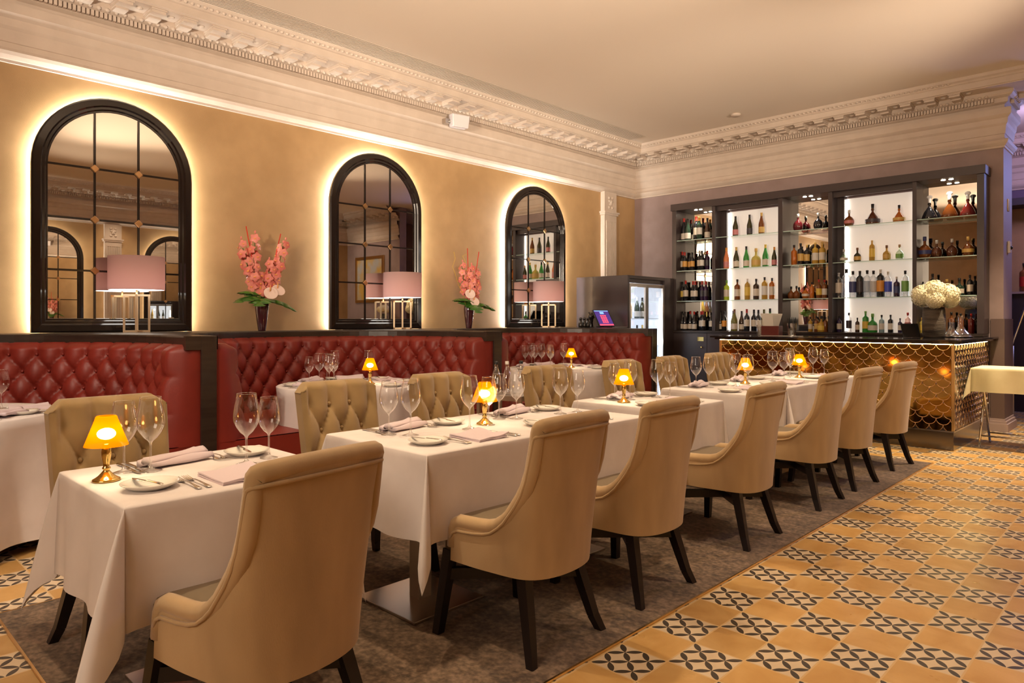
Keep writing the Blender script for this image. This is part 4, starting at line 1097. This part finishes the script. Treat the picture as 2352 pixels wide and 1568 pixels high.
# ------------------------------------------------------------------ bottles
def bcol(name, c, rough=.06, tr=0): return pbr('glass_'+name, c, rough, coat=.3, spec=.6)
for n_, c in dict(dark=(.012,.012,.016), dkgreen=(.02,.045,.03), brown=(.05,.025,.015), purple=(.035,.012,.045), dkolive=(.045,.04,.012), amber=(.19,.055,.01), rose=(.75,.24,.10), green=(.04,.30,.05), pale=(.62,.52,.12), lime=(.45,.60,.04), gold=(.50,.29,.04), orange=(.48,.13,.015), olive=(.16,.15,.02), maroon=(.12,.012,.018), clearg=(.52,.60,.48), clear=(.62,.60,.57), amberdk=(.10,.03,.012), purpled=(.035,.02,.07), blue=(.30,.45,.52), pinkc=(.70,.45,.38), redd=(.16,.015,.012), yellow=(.55,.45,.10)).items(): bcol(n_, c)
for n_, tn in (('clear', (.93,.94,.95)), ('clearg', (.82,.93,.80)), ('pinkc', (.95,.78,.74))): thin_glass('glass_'+n_, tint=tn, refl=.16, edge=.6, power=1.3)
for n_, c in dict(cream=(.70,.62,.52), pale=(.74,.70,.64), ochre=(.60,.30,.06), yellow=(.75,.52,.08), pink=(.60,.22,.22), dark=(.05,.04,.05), orange=(.75,.32,.05), gold=(.65,.42,.12), navy=(.05,.06,.18), paleblue=(.40,.48,.60), blue=(.06,.10,.60), green=(.20,.42,.10), silver=(.55,.55,.55), red=(.45,.03,.02), brown=(.18,.08,.03), cork=(.45,.30,.15), dk=(.015,.012,.012), crystal=(.75,.78,.80), olive=(.12,.11,.03)).items(): pbr('paint_'+n_, c, .4)
pbr('crystal', (.85,.87,.9), .03, coat=1, spec=1)
SH = {  # profiles for unit height: (r, z); neck top, cap from, label z range, radius for label
 'w': ([(0,0),(.118,0),(.125,.01),(.125,.60),(.115,.66),(.06,.73),(.046,.77),(.044,.97),(.05,.975),(.05,.99),(0,1)], .82, (.22,.52), .125, .046),
 'b': ([(0,0),(.128,0),(.135,.01),(.135,.45),(.125,.53),(.085,.66),(.055,.78),(.046,.88),(.046,.97),(.052,.975),(.05,.995),(0,1)], .84, (.08,.34), .135, .05),
 's': ([(0,0),(.135,0),(.14,.01),(.14,.66),(.12,.71),(.05,.76),(.042,.80),(.042,.9),(.05,.905),(.05,.995),(0,1)], .86, (.18,.52), .14, .044),
 't': ([(0,0),(.125,0),(.13,.01),(.13,.70),(.11,.76),(.045,.82),(.04,.86),(.04,.94),(.046,.945),(.045,.995),(0,1)], .86, (.2,.6), .13, .041),
 'k': ([(0,0),(.22,0),(.235,.02),(.235,.42),(.20,.52),(.08,.62),(.06,.68),(.06,.82),(.075,.83),(.075,.99),(0,1)], .8, (.12,.38), .235, .064),
 'f': ([(0,0),(.17,0),(.24,.10),(.275,.25),(.255,.42),(.17,.55),(.07,.62),(.055,.68),(.055,.80),(.075,.81),(.07,.99),(0,1)], .78, (.18,.36), .276, .06),
 'g': ([(0,0),(.30,0),(.33,.04),(.30,.16),(.22,.36),(.10,.54),(.055,.60),(.05,.68),(.075,.69),(.06,.8),(.07,.99),(0,1)], .68, (.10,.26), .325, .055)}
SHAPEW = {'w':'straight-shouldered','b':'slope-shouldered','s':'square-shouldered','t':'slim tall','k':'squat','f':'round flask-like','g':'wide-based'}
MESHC = {}
def mesh_of(key, mb, mat):
    k = (key, mat)
    if k not in MESHC:
        me = bpy.data.meshes.new(key); me.from_pydata(mb.v, [], mb.f); me.polygons.foreach_set('use_smooth', mb.s); me.materials.append(MAT[mat]); me.update(); MESHC[k] = me
    return MESHC[k]
def link(name, me, parent=None, loc=None, sc=None):
    o = bpy.data.objects.new(name, me); COL.objects.link(o)
    if parent: o.parent = parent
    if loc: o.location = loc
    if sc: o.scale = sc
    return o
def bottle(x, y, z, H, kind, glassc, labelc, capc, label, group):
    prof, cz, (l0, l1), lr, nr = SH[kind]
    o = link('bottle', mesh_of('bottle_'+kind, MB().lathe(prof, 18), 'glass_'+glassc), None, (x, y, z), (H, H, H))
    tag(o, label, 'bottle', group)
    if labelc != 'none': link('bottle_label', mesh_of('label_'+kind, MB().lathe([(lr+.003, l0), (lr+.003, l1)], 18), 'paint_'+labelc), o)
    capr = [(r+.004, zz) for r, zz in prof if zz >= cz-.0001]
    capr = [(nr+.004, cz)]+[(max(.0, r+.003), zz+.002) for r, zz in prof if zz > cz+.01]
    cm = 'crystal' if capc == 'crystal' else 'paint_'+capc
    link('bottle_cap', mesh_of('cap_'+kind, MB().lathe(capr, 14), cm), o)
    if capc == 'crystal':
        c = link('stopper', mesh_of('stopper', MB().ell((0,0,1.05), (.13,.06,.09), 8, 5, False), 'crystal'), o)
    return o
CWORD = dict(dark='black', dkgreen='dark green', brown='brown', purple='purple-black', dkolive='dark olive', amber='amber', rose='rose', green='green', pale='pale yellow', lime='lime yellow', gold='golden', orange='orange', olive='olive', maroon='maroon', clearg='greenish clear', clear='clear', amberdk='deep amber', purpled='dark violet', blue='pale blue', pinkc='pinkish clear', redd='deep red', yellow='yellow')
BOT = '''1a;-5.524;0.351;b;dark|cream|red|low cream label
1a;-5.426;0.330;b;dkgreen|pale|dk|narrow pale label
1a;-5.317;0.359;w;dark|cream|red|large cream label
1a;-5.232;0.339;w;dkgreen|pale|orange|small pale label
1a;-5.132;0.318;b;brown|cream|dk|cream label
1b;-5.552;0.305;w;dark|cream|red|two cream labels
1b;-5.476;0.287;w;dark|ochre|red|half-hidden ochre label
1b;-5.424;0.278;w;dark|ochre|dk|ochre label
1b;-5.350;0.277;w;dark|ochre|dk|wide ochre label
1b;-5.261;0.303;w;dark|cream|pale|cream label
1b;-5.190;0.292;w;dark|pale|dk|pale label
1b;-5.134;0.293;w;purple|dark|red|dark label
1c;-5.552;0.299;w;dark|yellow|dk|split yellow label
1c;-5.460;0.312;w;dark|cream|red|white label
1c;-5.371;0.301;w;dark|cream|red|white label
1c;-5.299;0.294;w;dark|cream|red|cream label
1c;-5.218;0.298;w;purple|dark|red|dark label
1c;-5.126;0.291;w;purple|dark|red|dark label
1d;-5.552;0.286;b;dark|cream|dk|low cream label
1d;-5.472;0.279;b;dark|cream|dk|narrow cream label
1d;-5.416;0.293;b;dark|cream|red|low cream label
1d;-5.317;0.285;b;dark|cream|red|square cream label
1d;-5.234;0.287;w;dark|cream|red|wide cream label
1d;-5.174;0.292;w;dark|cream|red|wide cream label
1d;-5.072;0.272;w;dark|cream|dk|collar tag
2a;-4.673;0.294;b;dkolive|pink|dk|pink label
2a;-4.461;0.295;b;dkolive|dark|dk|dark shield label
2a;-4.285;0.305;b;amber|gold|gold|golden wrapper
2b;-4.814;0.310;b;rose|pink|orange|salmon glass
2b;-4.661;0.308;b;dkolive|cream|gold|cream label
2b;-4.510;0.309;b;green|cream|dk|white label on green glass
2b;-4.365;0.271;k;pale|gold|gold|pale yellow glass
2b;-4.228;0.314;b;green|cream|yellow|yellow neck
2b;-4.101;0.271;b;dkolive|pink|orange|round salmon label
2c;-4.809;0.292;s;lime|cream|green|green neck
2c;-4.645;0.299;s;amber|cream|dk|cream label
2c;-4.493;0.301;t;gold|yellow|pale|yellow label
2c;-4.363;0.295;s;brown|cream|dk|cream label on brown glass
2c;-4.240;0.313;t;gold|pale|dk|pale label on golden glass
2c;-4.134;0.297;t;orange|cream|dk|orange base
2d;-4.920;0.296;b;dark|cream|dk|white label
2d;-4.833;0.285;w;dark|orange|dk|orange and white label
2d;-4.719;0.292;b;olive|cream|dk|olive glass
2d;-4.674;0.312;b;olive|cream|brown|yellow-lettered label
2d;-4.594;0.286;b;brown|cream|dk|brown glass
2d;-4.488;0.313;w;dark|cream|red|high white label
2d;-4.410;0.306;w;dark|cream|dk|striped white label
2d;-4.317;0.301;w;dark|cream|dk|banded white label
2d;-4.262;0.307;w;olive|cream|olive|olive shoulder
2d;-4.149;0.318;w;green|cream|dk|green shoulder
3a;-3.774;0.235;f;maroon|none|silver|maroon flask
3a;-3.507;0.221;f;dark|none|silver|dark flask
3b;-3.827;0.277;s;orange|none|dk|orange glass
3b;-3.739;0.294;s;dark|gold|dk|slanted gold stripe
3b;-3.655;0.266;s;dark|gold|gold|dark label on golden neck
3b;-3.545;0.289;s;gold|pale|gold|pale slanted label
3b;-3.455;0.288;s;gold|cream|gold|cream label
3c;-3.868;0.170;f;amber|none|dk|round amber glass
3c;-3.794;0.176;f;amber|none|dk|small amber glass
3c;-3.674;0.181;f;orange|cream|dk|squat orange glass
3c;-3.590;0.217;s;orange|none|dk|square orange glass
3c;-3.498;0.251;s;amber|yellow|red|red wax neck
3c;-3.425;0.245;s;amber|cream|red|red wax neck and cream label
3d;-3.609;0.199;s;gold|cream|dk|cream label
3d;-3.530;0.211;s;amber|gold|dk|gold glass
3d;-3.466;0.213;k;gold|yellow|dk|round yellow label
3d;-3.413;0.198;s;amber|none|dk|plain amber glass
4a;-3.119;0.216;f;amber|pink|silver|pale oval label
4a;-2.838;0.262;g;amberdk|dark|dk|long dark stopper
4a;-2.535;0.214;g;orange|gold|dk|bell-shaped orange glass
4b;-3.184;0.174;f;clearg|pale|silver|round clear glass
4b;-3.019;0.183;k;dkolive|gold|brown|dark squat glass
4b;-2.845;0.262;t;gold|yellow|gold|tall golden glass
4b;-2.675;0.190;k;gold|gold|brown|squat golden glass
4b;-2.530;0.188;k;clearg|green|cork|clear glass with green mark
4c;-3.245;0.326;t;clear|cream|silver|white label
4c;-3.152;0.371;t;clear|none|dk|dark tapering neck
4c;-3.072;0.342;t;clear|navy|dk|navy label
4c;-2.989;0.340;t;dark|dark|dk|dark body
4c;-2.902;0.344;t;clear|paleblue|dk|pale blue figure
4c;-2.828;0.336;t;clear|silver|dk|silver script
4c;-2.745;0.346;t;dark|orange|pale|orange letters
4c;-2.659;0.319;t;clear|blue|pale|blue base
4c;-2.562;0.249;s;purple|navy|pale|purple glass
4c;-2.467;0.319;t;clear|green|dk|green label
4d;-3.240;0.215;s;purpled|cream|dk|skull-pale label
4d;-3.122;0.252;t;clear|dark|dk|dark label on clear glass
4d;-3.019;0.187;s;brown|cream|dk|brown apothecary glass
4d;-2.921;0.271;s;green|yellow|green|bright green tall glass
4d;-2.838;0.239;k;green|pale|green|bright green squat glass
4d;-2.733;0.222;s;blue|pale|dk|pale blue glass
4d;-2.631;0.223;s;dark|pale|dk|dark slab glass
4d;-2.524;0.180;s;purpled|pale|dk|pale hexagonal label
4d;-2.439;0.248;s;pinkc|pink|red|pinkish label
5a;-2.206;0.256;g;dark|none|crystal|dark decanter with crystal stopper
5a;-1.998;0.273;g;amber|none|crystal|amber decanter with broad crystal stopper
5a;-1.814;0.255;g;redd|none|crystal|deep red decanter
5b;-2.256;0.262;f;amber|navy|navy|purple neck
5b;-2.129;0.211;f;amberdk|none|silver|ribbed amber flask
5b;-1.974;0.215;f;amberdk|none|silver|broad brown flask
5b;-1.811;0.227;f;amber|gold|gold|gold seal
5c;-2.275;0.174;s;dark|none|dk|plain dark glass
5c;-2.172;0.267;s;dark|none|dk|tall dark glass
5c;-2.026;0.196;k;amber|none|gold|squat amber glass
5c;-1.898;0.204;k;dkgreen|cream|dk|dark green squat glass
5c;-1.793;0.236;s;dark|cream|dk|white and black label
5d;-2.288;0.187;s;yellow|yellow|gold|yellow label
5d;-1.979;0.251;s;amber|dark|dk|dark label on amber glass
5d;-1.886;0.235;s;amber|none|dk|plain amber glass
5d;-1.781;0.232;s;redd|none|red|red cap'''
BAYW = {'1':'bay beside fridge','2':'first backlit bay','3':'middle mirrored bay','4':'second backlit bay','5':'bay beside pillar'}
SHW = {'a':'top shelf','b':'second shelf','c':'third shelf','d':'counter'}
ORD = ['first','second','third','fourth','fifth','sixth','seventh','eighth','ninth','tenth']
ZS_ = {'a':2.478,'b':2.018,'c':1.563,'d':1.119}
cnt = {}
for ln in BOT.strip().split('\n'):
    sh, X, H, k, ds = ln.split(';'); g, lc, cc, words = ds.split('|'); i = cnt.get(sh, 0); cnt[sh] = i+1
    rr = {'w':.125,'b':.135,'s':.14,'t':.13,'k':.235,'f':.275,'g':.33}[k]*float(H)
    yy = 9.50
    if sh[0] == '1' or sh == '2d': yy = 9.50-(.03 if i % 2 else -.03)
    lb = '%s %s bottle, %s, %s from left, %s of %s' % (SHAPEW[k], CWORD[g], words, ORD[i], SHW[sh[1]], BAYW[sh[0]])
    w = lb.split()
    if len(w) > 16: lb = '%s bottle, %s, %s on the %s, %s' % (CWORD[g], words, ORD[i], SHW[sh[1]], BAYW[sh[0]])
    bottle(float(X), yy, ZS_[sh[1]], float(H), k, g, lc, cc, lb, 'bottles on the %s of the %s' % (SHW[sh[1]], BAYW[sh[0]]))

# ------------------------------------------------------------------ drinks fridge
pbr('fridge_inner_glow', (.55,.56,.60), .3, emis=(.8,.88,1), es=.55)  # emission put into the lining and shelves so the interior looks lit
fr = thing('drinks_fridge', 'tall dark wooden housing with a lit double glass door drinks fridge', 'fridge', (0,0,0))
FX0, FX1, FYa, FYb, FZ = XW, -5.60, 8.14, FY-.001, 1.905
obj('housing', MB().box(FX0, FX1, FYa, FYa+.045, 0, FZ).box(FX0, FX1, 9.10, FYb, 0, FZ).box(FX0, FX1, FYa+.045, 9.10, 1.86, FZ).box(FX0, FX1-.03, FYa+.045, 9.10, 1.80, 1.86).box(FX0, FX1, FYa+.045, 9.10, 0, .08), 'bar_wood', fr, bevel=.002)
obj('cavity', MB().box(FX0+.02, FX0+.35, FYa+.046, 9.099, .081, 1.799), 'fridge_inner_glow', fr)
for z in (.5, .9, 1.30): obj('shelf', MB().box(FX0+.36, FX1-.05, FYa+.05, 9.095, z-.012, z), 'fridge_inner_glow', fr)
for a, b in ((8.187, 8.632), (8.636, 9.098)):
    d = obj('door', MB().box(FX1-.03, FX1-.004, a, a+.035, .085, 1.795).box(FX1-.03, FX1-.004, b-.035, b, .085, 1.795).box(FX1-.03, FX1-.004, a+.035, b-.035, 1.745, 1.795).box(FX1-.03, FX1-.004, a+.035, b-.035, .085, .14), 'steel_soft', fr, label='steel-framed glass door')
    obj('pane', MB().box(FX1-.020, FX1-.016, a+.035, b-.035, .14, 1.745), 'clear_glass', d)
obj('light_tube', MB().tube([(FX1-.045, 9.045, .12), (FX1-.045, 9.045, 1.60)], .012, 8), 'led_cold', fr, label='bright white light tube')
point('fridge_light', (-5.80, 8.60, 1.62), 4, (.85,.92,1), .03); point('fridge_light', (-5.78, 8.86, .95), 3, (.85,.92,1), .03)
obj('lining', MB().box(FX0+.35, FX1-.04, FYa+.046, FYa+.05, .081, 1.799).box(FX0+.35, FX1-.04, 9.095, 9.099, .081, 1.799), 'fridge_inner_glow', fr)
for y, z, H, k, g, l, c, w in [(8.30,1.30,.30,'b','dkgreen','pale','dk','dark green bottle'),(8.42,1.30,.33,'b','amber','yellow','gold','bottle with yellow sleeve'),(8.55,1.30,.33,'b','gold','gold','gold','golden bottle'),(8.76,1.30,.31,'b','dkgreen','pale','silver','green bottle with silver neck'),(8.90,1.30,.31,'b','dkolive','cream','dk','olive bottle'),
        (8.30,.90,.30,'b','olive','cream','gold','olive bottle with cream label'),(8.44,.90,.30,'b','clearg','pale','gold','pale clear bottle'),(8.76,.90,.30,'w','dkgreen','cream','dk','dark bottle with cream label'),(8.90,.90,.30,'b','green','cream','gold','green bottle')]:
    bottle(-5.86, y, z+.001, H, k, g, l, c, w+', fridge '+('upper' if z > 1 else 'lower')+' shelf, '+('nearer door' if y < 8.63 else 'farther door'), 'bottles in the drinks fridge')
    # parents stay separate: each bottle can be taken out

# till screen and black bottles
t = thing('till_screen', 'tilted touchscreen till with glowing red keys on the cabinet by the booth', 'till', (-5.74, 7.86, 1.176), radians(-8))
th = radians(32)
def tl(u, v, w): # u across (y), v up the screen, w out of it
    return (-sin(th)*v+cos(th)*w, u, cos(th)*v+sin(th)*w+.012)
def slab(u0, u1, v0, v1, w0, w1): return MB().add([tl(u0,v0,w0),tl(u1,v0,w0),tl(u1,v1,w0),tl(u0,v1,w0),tl(u0,v0,w1),tl(u1,v0,w1),tl(u1,v1,w1),tl(u0,v1,w1)], [(3,2,1,0),(4,5,6,7),(0,1,5,4),(1,2,6,5),(2,3,7,6),(3,0,4,7)])
obj('casing', slab(-.15, .15, 0, .27, -.02, 0), 'black_plastic', t, bevel=.004)
emit('screen_blue', (.10, .045, .22), .9); emit('key_red', (1, .07, .10), 1.6); emit('screen_bar', (.25, .45, 1), 1.2)
obj('screen', slab(-.138, .138, .012, .258, .001, .002), 'screen_blue', t, label='dark violet lit screen')
m = MB()
for i in range(3):
    for j in range(4):
        s = slab(-.055+.04*i, -.025+.04*i, .055+.034*j, .081+.034*j, .0025, .003); m.add(s.v, s.f)
s = slab(-.135, .135, .014, .036, .0025, .003); m.add(s.v, s.f)
obj('keys', m, 'key_red', t); s = slab(-.135, .135, .244, .256, .0025, .003); s2 = slab(-.04, .035, .20, .235, .0025, .003); s.add(s2.v, s2.f)
obj('header_bar', s, 'screen_bar', t)
obj('foot', MB().box(-.15, .02, -.07, .07, 0, .012), 'black_plastic', t)
for i, (y, w) in enumerate([(7.44,'nearest the farthest mirror'),(7.52,'in the middle of the three'),(7.60,'nearest the till screen')]):
    mb = MB().lathe([(0,0),(.030,0),(.034,.02),(.032,.06),(.018,.085),(.016,.10),(.022,.108),(.022,.125),(.012,.135),(0,.137)], 20)
    if i == 0: pm = obj('pepper_mill', mb, 'black_gloss', None, 'glossy black mill '+w, 'mill', 'black mills beside the till', loc=(-5.88, y, 1.176))
    else: lay(pm, [1], (-5.88, y, 1.176), 0, 'glossy black mill '+w, 'black mills beside the till')['category'] = 'mill'
m = MB().ell((0,0,.15), (.05,.05,.045), 14, 10).lathe([(0,0),(.035,0),(.03,.01),(.02,.06),(.03,.11)], 16)
for i in range(7): a = i*.9; m.bar((.03*cos(a), .03*sin(a), .18), (.045*cos(a), .045*sin(a), .21), .006)
obj('black_pot', m, 'black_gloss', None, 'round black pot with a spiky top behind the till screen', 'pot', loc=(-6.05, 7.90, 1.176))
obj('receipt', MB().box(-.05, .05, -.12, .12, 0, .003), 'china', None, 'small white paper slip beside the till screen', 'paper', loc=(-5.66, 8.05, 1.176))

# ------------------------------------------------------------------ things on the bar
ZB_ = 1.0855
noisy(pbr('slate', (.07,.055,.045), .7), 3, (.035,.028,.024), (.15,.12,.09), stretch=(1,1,7), bump=.5, bscale=20)
obj('slate_vase', MB().lathe([(0,0),(.098,0),(.108,.02),(.112,.16),(.106,.30),(.098,.33),(.088,.33),(.095,.16),(.09,.02),(0,.02)], 32), 'slate', None, 'rough dark grey cylindrical vase on the bar', 'vase', loc=(-1.96, 8.62, ZB_))
noisy(pbr('hydrangea', (.78,.68,.40), .7), 40, (.74,.68,.44), (.90,.85,.66))
for i, (dx, dy, dz, r, w) in enumerate([(-.085,-.06,.455,.12,'at the camera-side left'),(.02,-.05,.50,.12,'highest in the middle'),(.115,.05,.46,.12,'at the pillar side'),(-.02,.09,.45,.11,'at the back'),(.03,-.10,.41,.095,'low over the rim'),(.13,.10,.41,.09,'lowest on the pillar side')]):
    rnd = random.Random(i); h = thing('hydrangea', 'cream hydrangea head %s of the bunch on the bar' % w, 'flower', (-1.96, 8.62, ZB_+.06), 0, 'cream hydrangeas on the bar')
    obj('stem', MB().tube([(0,0,0), (dx*.3, dy*.3, .26), (dx, dy, dz-.06)], .004, 6), 'stem_green', h)
    m = MB()
    for k in range(150):
        a = k*2.399963; zz = 1-2*(k+.5)/150; rr = sqrt(1-zz*zz); n = Vector((rr*cos(a), rr*sin(a), zz)); c = Vector((dx, dy, dz-.06))+n*r*rnd.uniform(.9,1.04)
        x = n.cross(Vector((0,0,1))); x = x.normalized() if x.length > .01 else Vector((1,0,0)); y = n.cross(x); ro = rnd.uniform(0, 1.5); s = .020
        for q in range(4):
            b = ro+q*pi/2; e = x*cos(b)+y*sin(b); f = x*-sin(b)+y*cos(b)
            m.add([c, c+e*s*.6+f*s*.45+n*.004, c+e*s*1.15, c+e*s*.6-f*s*.45+n*.004], [(0,1,2,3)])
    m.ell((dx, dy, dz-.06), (r*.9, r*.9, r*.9), 14, 10)
    obj('blossom', m, 'hydrangea', h, recalc=False)
tr = obj('serving_tray', MB().lathe([(0,.004),(.15,.004),(.165,.014),(.168,.012),(.152,0),(0,0)], 40), 'steel', None, 'round silver tray under the decanters on the bar', 'tray', loc=(-1.83, 9.02, ZB_))
DP = [(0,.004),(.10,.004),(.108,.014),(.09,.035),(.05,.075),(.026,.12),(.022,.16),(.026,.21),(.034,.235)]
thin_glass('decanter_glass', refl=.14, edge=.8, power=1.3)
for i, (x, y, s, w) in enumerate([(-1.87, 8.98, .85, 'smaller clear glass decanter on the silver tray, nearer the slate vase'), (-1.80, 9.06, 1.0, 'broad-based clear glass decanter on the silver tray, nearer the pillar')]):
    o = obj('decanter', MB().lathe(DP, 32), 'decanter_glass', None, w, 'decanter', 'glass decanters', loc=(x, y, ZB_+.006)); o.scale = (s, s, s)
obj('bar_tablet', MB().add([(0,-.09,0),(0,.09,0),(-.07,.09,.15),(-.07,-.09,.15),(-.008,-.09,-.0+.0),(-.008,.09,0),(-.078,.09,.148),(-.078,-.09,.148)], [(0,1,2,3),(7,6,5,4),(0,4,5,1),(1,5,6,2),(2,6,7,3),(3,7,4,0)]), 'black_plastic', None, 'slim dark tablet leaning beside the slate vase', 'tablet', loc=(-2.14, 8.50, ZB_+.002)).rotation_euler = (0, 0, -.9)
t = thing('napkin_holder', 'dark red leather caddy of tall white napkins near the far end of the bar', 'napkin holder', (-3.62, 8.36, ZB_+.004))
pbr('oxblood', (.14,.025,.02), .3, coat=.3)
obj('box', MB().box(-.13, .09, -.06, .06, 0, .115), 'oxblood', t, bevel=.006)
m = MB()
for i in range(9): a = -.035+.07*i/8; m.add([(-.07+a*.3, -.04+.009*i, .08), (.03+a*.3, -.04+.009*i, .08), (.055+a*1.2, -.045+.010*i, .262), (-.105+a*1.2, -.045+.010*i, .268)], [(0,1,2,3)])
obj('napkins', m, 'china', t)
obj('bar_mat', MB().box(-.22, .22, -.10, .10, 0, .003), 'china', None, 'thin white tray mat under the napkin caddy', 'mat', loc=(-3.52, 8.36, ZB_))
t = thing('straw_glass', 'cut glass tumbler full of dark stirrers beside the napkin caddy', 'glass', (-3.38, 8.32, ZB_+.004))
obj('tumbler', MB().lathe([(0,.008),(.04,.008),(.05,.15),(.053,.15),(.043,0),(0,0)], 12, smooth=False), 'stem_glass', t)
m = MB()
for i in range(16): a = i*2.4; m.bar((.018*cos(a), .018*sin(a), .01), (.045*cos(a+.3), .045*sin(a+.3), .20+.01*(i % 3)), .004)
obj('stirrers', m, 'black_plastic', t)
for i, (x, w) in enumerate([(-3.78,'beside the napkin caddy on the side away from the stirrers'),]):
    obj('tumbler', MB().lathe([(0,.008),(.03,.008),(.036,.13),(.039,.13),(.033,0),(0,0)], 20), 'stem_glass', None, 'tall frosted tumbler '+w, 'glass', loc=(x, 8.33, ZB_))

# ------------------------------------------------------------------ water bottles on a small stand between the booths
t = thing('side_table', 'small pale metal side table between two olive chairs, holding water bottles', 'side table', (-3.86, 3.98, 0), .3)
obj('top', MB().box(-.20, .20, -.20, .20, .66, .70), 'steel_soft', t, bevel=.003)
for sx in (-1, 1):
    for sy in (-1, 1): obj('leg', MB().box(sx*.18-.012, sx*.18+.012, sy*.18-.012, sy*.18+.012, 0, .66), 'steel_soft', t)
WB = [(0,0),(.036,0),(.039,.006),(.039,.12),(.030,.155),(.015,.195),(.013,.225),(.0135,.24)]
for i, (x, y, w, c) in enumerate([(-3.90,3.87,'nearest the camera, with a black cap','black_plastic'),(-3.85,3.94,'in the middle, with a pale cap','china'),(-3.82,4.07,'farthest from the camera, with a dark cap','black_plastic')]):
    b = obj('water_bottle', MB().lathe(WB, 20), 'decanter_glass', None, 'clear glass water bottle on the side table, '+w, 'bottle', 'water bottles on the side table', loc=(x, y, .701))
    obj('bottle_cap', MB().lathe([(.0155,.228),(.0155,.252),(0,.253)], 14), c, b)
obj('folded_menu', MB().add([(-.09,0,0),(.09,0,0),(.09,.05,.17),(-.09,.05,.17),(-.09,.10,0),(.09,.10,0)], [(0,1,2,3),(3,2,5,4)]), 'linen', None, 'white folded card standing behind the water bottles', 'card', loc=(-3.78, 4.02, .701)).rotation_euler = (0,0,.6)

# ------------------------------------------------------------------ folding tray stand with cloth
t = thing('tray_stand', 'chrome folding tray stand under a cream cloth beside the bar', 'tray stand', (-1.17, 8.52, 0))
for sx in (-1, 1):
    for a in (-1, 1): obj('leg', MB().tube([(sx*.31+.012*a, a*.20, .0), (sx*.31+.012*a, -a*.20, .785)], .011, 10), 'steel', t)
for a in (-1, 1): obj('brace', MB().tube([(-.31, a*.145, .11), (.31, a*.145, .11)], .008, 8), 'steel', t)
noisy(pbr('cream_cloth', (.80,.72,.45), .75), 5, (.76,.68,.42), (.84,.77,.52))
cl = rect_cloth(-.38, .38, -.25, .25, 77, L=.24, fold={0: .05, 1: .05, 2: .09, 3: .09})
obj('tray_cloth', cl, 'cream_cloth', None, 'cream cloth draped over the folding stand beside the bar', 'cloth', loc=(-1.17, 8.52, .80))

# ------------------------------------------------------------------ beyond the pillar
pbr('dark_far', (.03,.022,.03), .5)
t = thing('far_cabinet', 'dark cabinet with a pale shelf in the room beyond the pillar', 'cabinet', (-1.4, 12.1, 0))
obj('body', MB().box(-1.2, 1.2, -.2, .3, 0, 1.64), 'dark_far', t); obj('shelf', MB().box(-1.2, 1.2, -.23, .3, 1.641, 1.67), 'wall_grey', t)
obj('hood', MB().box(-1.2, 1.2, .1, .6, 2.92, 3.02).box(-1.25, -1.2, -.2, .6, 0, 3.02).box(1.2, 1.25, -.2, .6, 0, 3.02), 'dark_far', t)
obj('back', MB().box(-1.2, 1.2, .55, .6, 1.67, 2.92), 'wall_tan', t)
bottle(-1.62, 12.0, 1.671, .40, 's', 'amber', 'red', 'dk', 'amber bottle on the far shelf beyond the pillar, nearer the opening edge', 'bottles beyond the pillar')
bottle(-1.50, 12.05, 1.671, .38, 's', 'maroon', 'dark', 'dk', 'dark red bottle on the far shelf beyond the pillar, at the picture edge', 'bottles beyond the pillar')
t = thing('handrail', 'slim chrome handrail rising beyond the pillar', 'handrail', (-1.575, 10.8, 0))
obj('rail', MB().tube([(-.02,0,.94),(.20,.09,1.72),(.5,.2,2.6)], .018, 10), 'steel', t); obj('post', MB().tube([(0,0,0),(0,0,.95)], .016, 10), 'steel_soft', t)
# picture on the wall seen in the middle mirror
t = thing('framed_painting', 'gold-framed abstract painting seen reflected in the middle mirror', 'painting', (2.15, 10.4, 0))
obj('frame', MB().box(-.62,.62,-.045,0,1.72,1.79).box(-.62,.62,-.045,0,2.83,2.90).box(-.62,-.55,-.045,0,1.79,2.83).box(.55,.62,-.045,0,1.79,2.83), 'brass_soft', t)
noisy(pbr('canvas', (.5,.4,.2), .6), 2.2, (.55,.36,.08), (.42,.43,.44), detail=8, lo=.42, hi=.58)
obj('canvas', MB().box(-.55,.55,-.02,-.005,1.79,2.83), 'canvas', t)
t = thing('mirror_vase', 'vase of pale hydrangeas seen reflected at the bottom of the middle mirror', 'vase', (1.15, 10.1, 1.15))
obj('vase', MB().lathe([(0,0),(.07,0),(.09,.2),(.06,.28)], 20), 'black_gloss', t)
m = MB()
for i in range(5): m.ell((.09*cos(i*1.26), .09*sin(i*1.26), .38+.03*(i % 2)), (.09,.09,.08), 10, 7)
obj('blossom', m, 'hydrangea', t)
t = thing('console_table', 'narrow dark console under the reflected hydrangeas', 'table', (1.6, 10.1, 0))
obj('top', MB().box(-.6,.6,-.2,.2,1.12,1.15), 'dark_wood', t)
for sx in (-.57,.57): obj('leg', MB().box(sx-.02,sx+.02,-.18,.18,0,1.12), 'dark_wood', t)
for m_ in (MAT.values()): pass
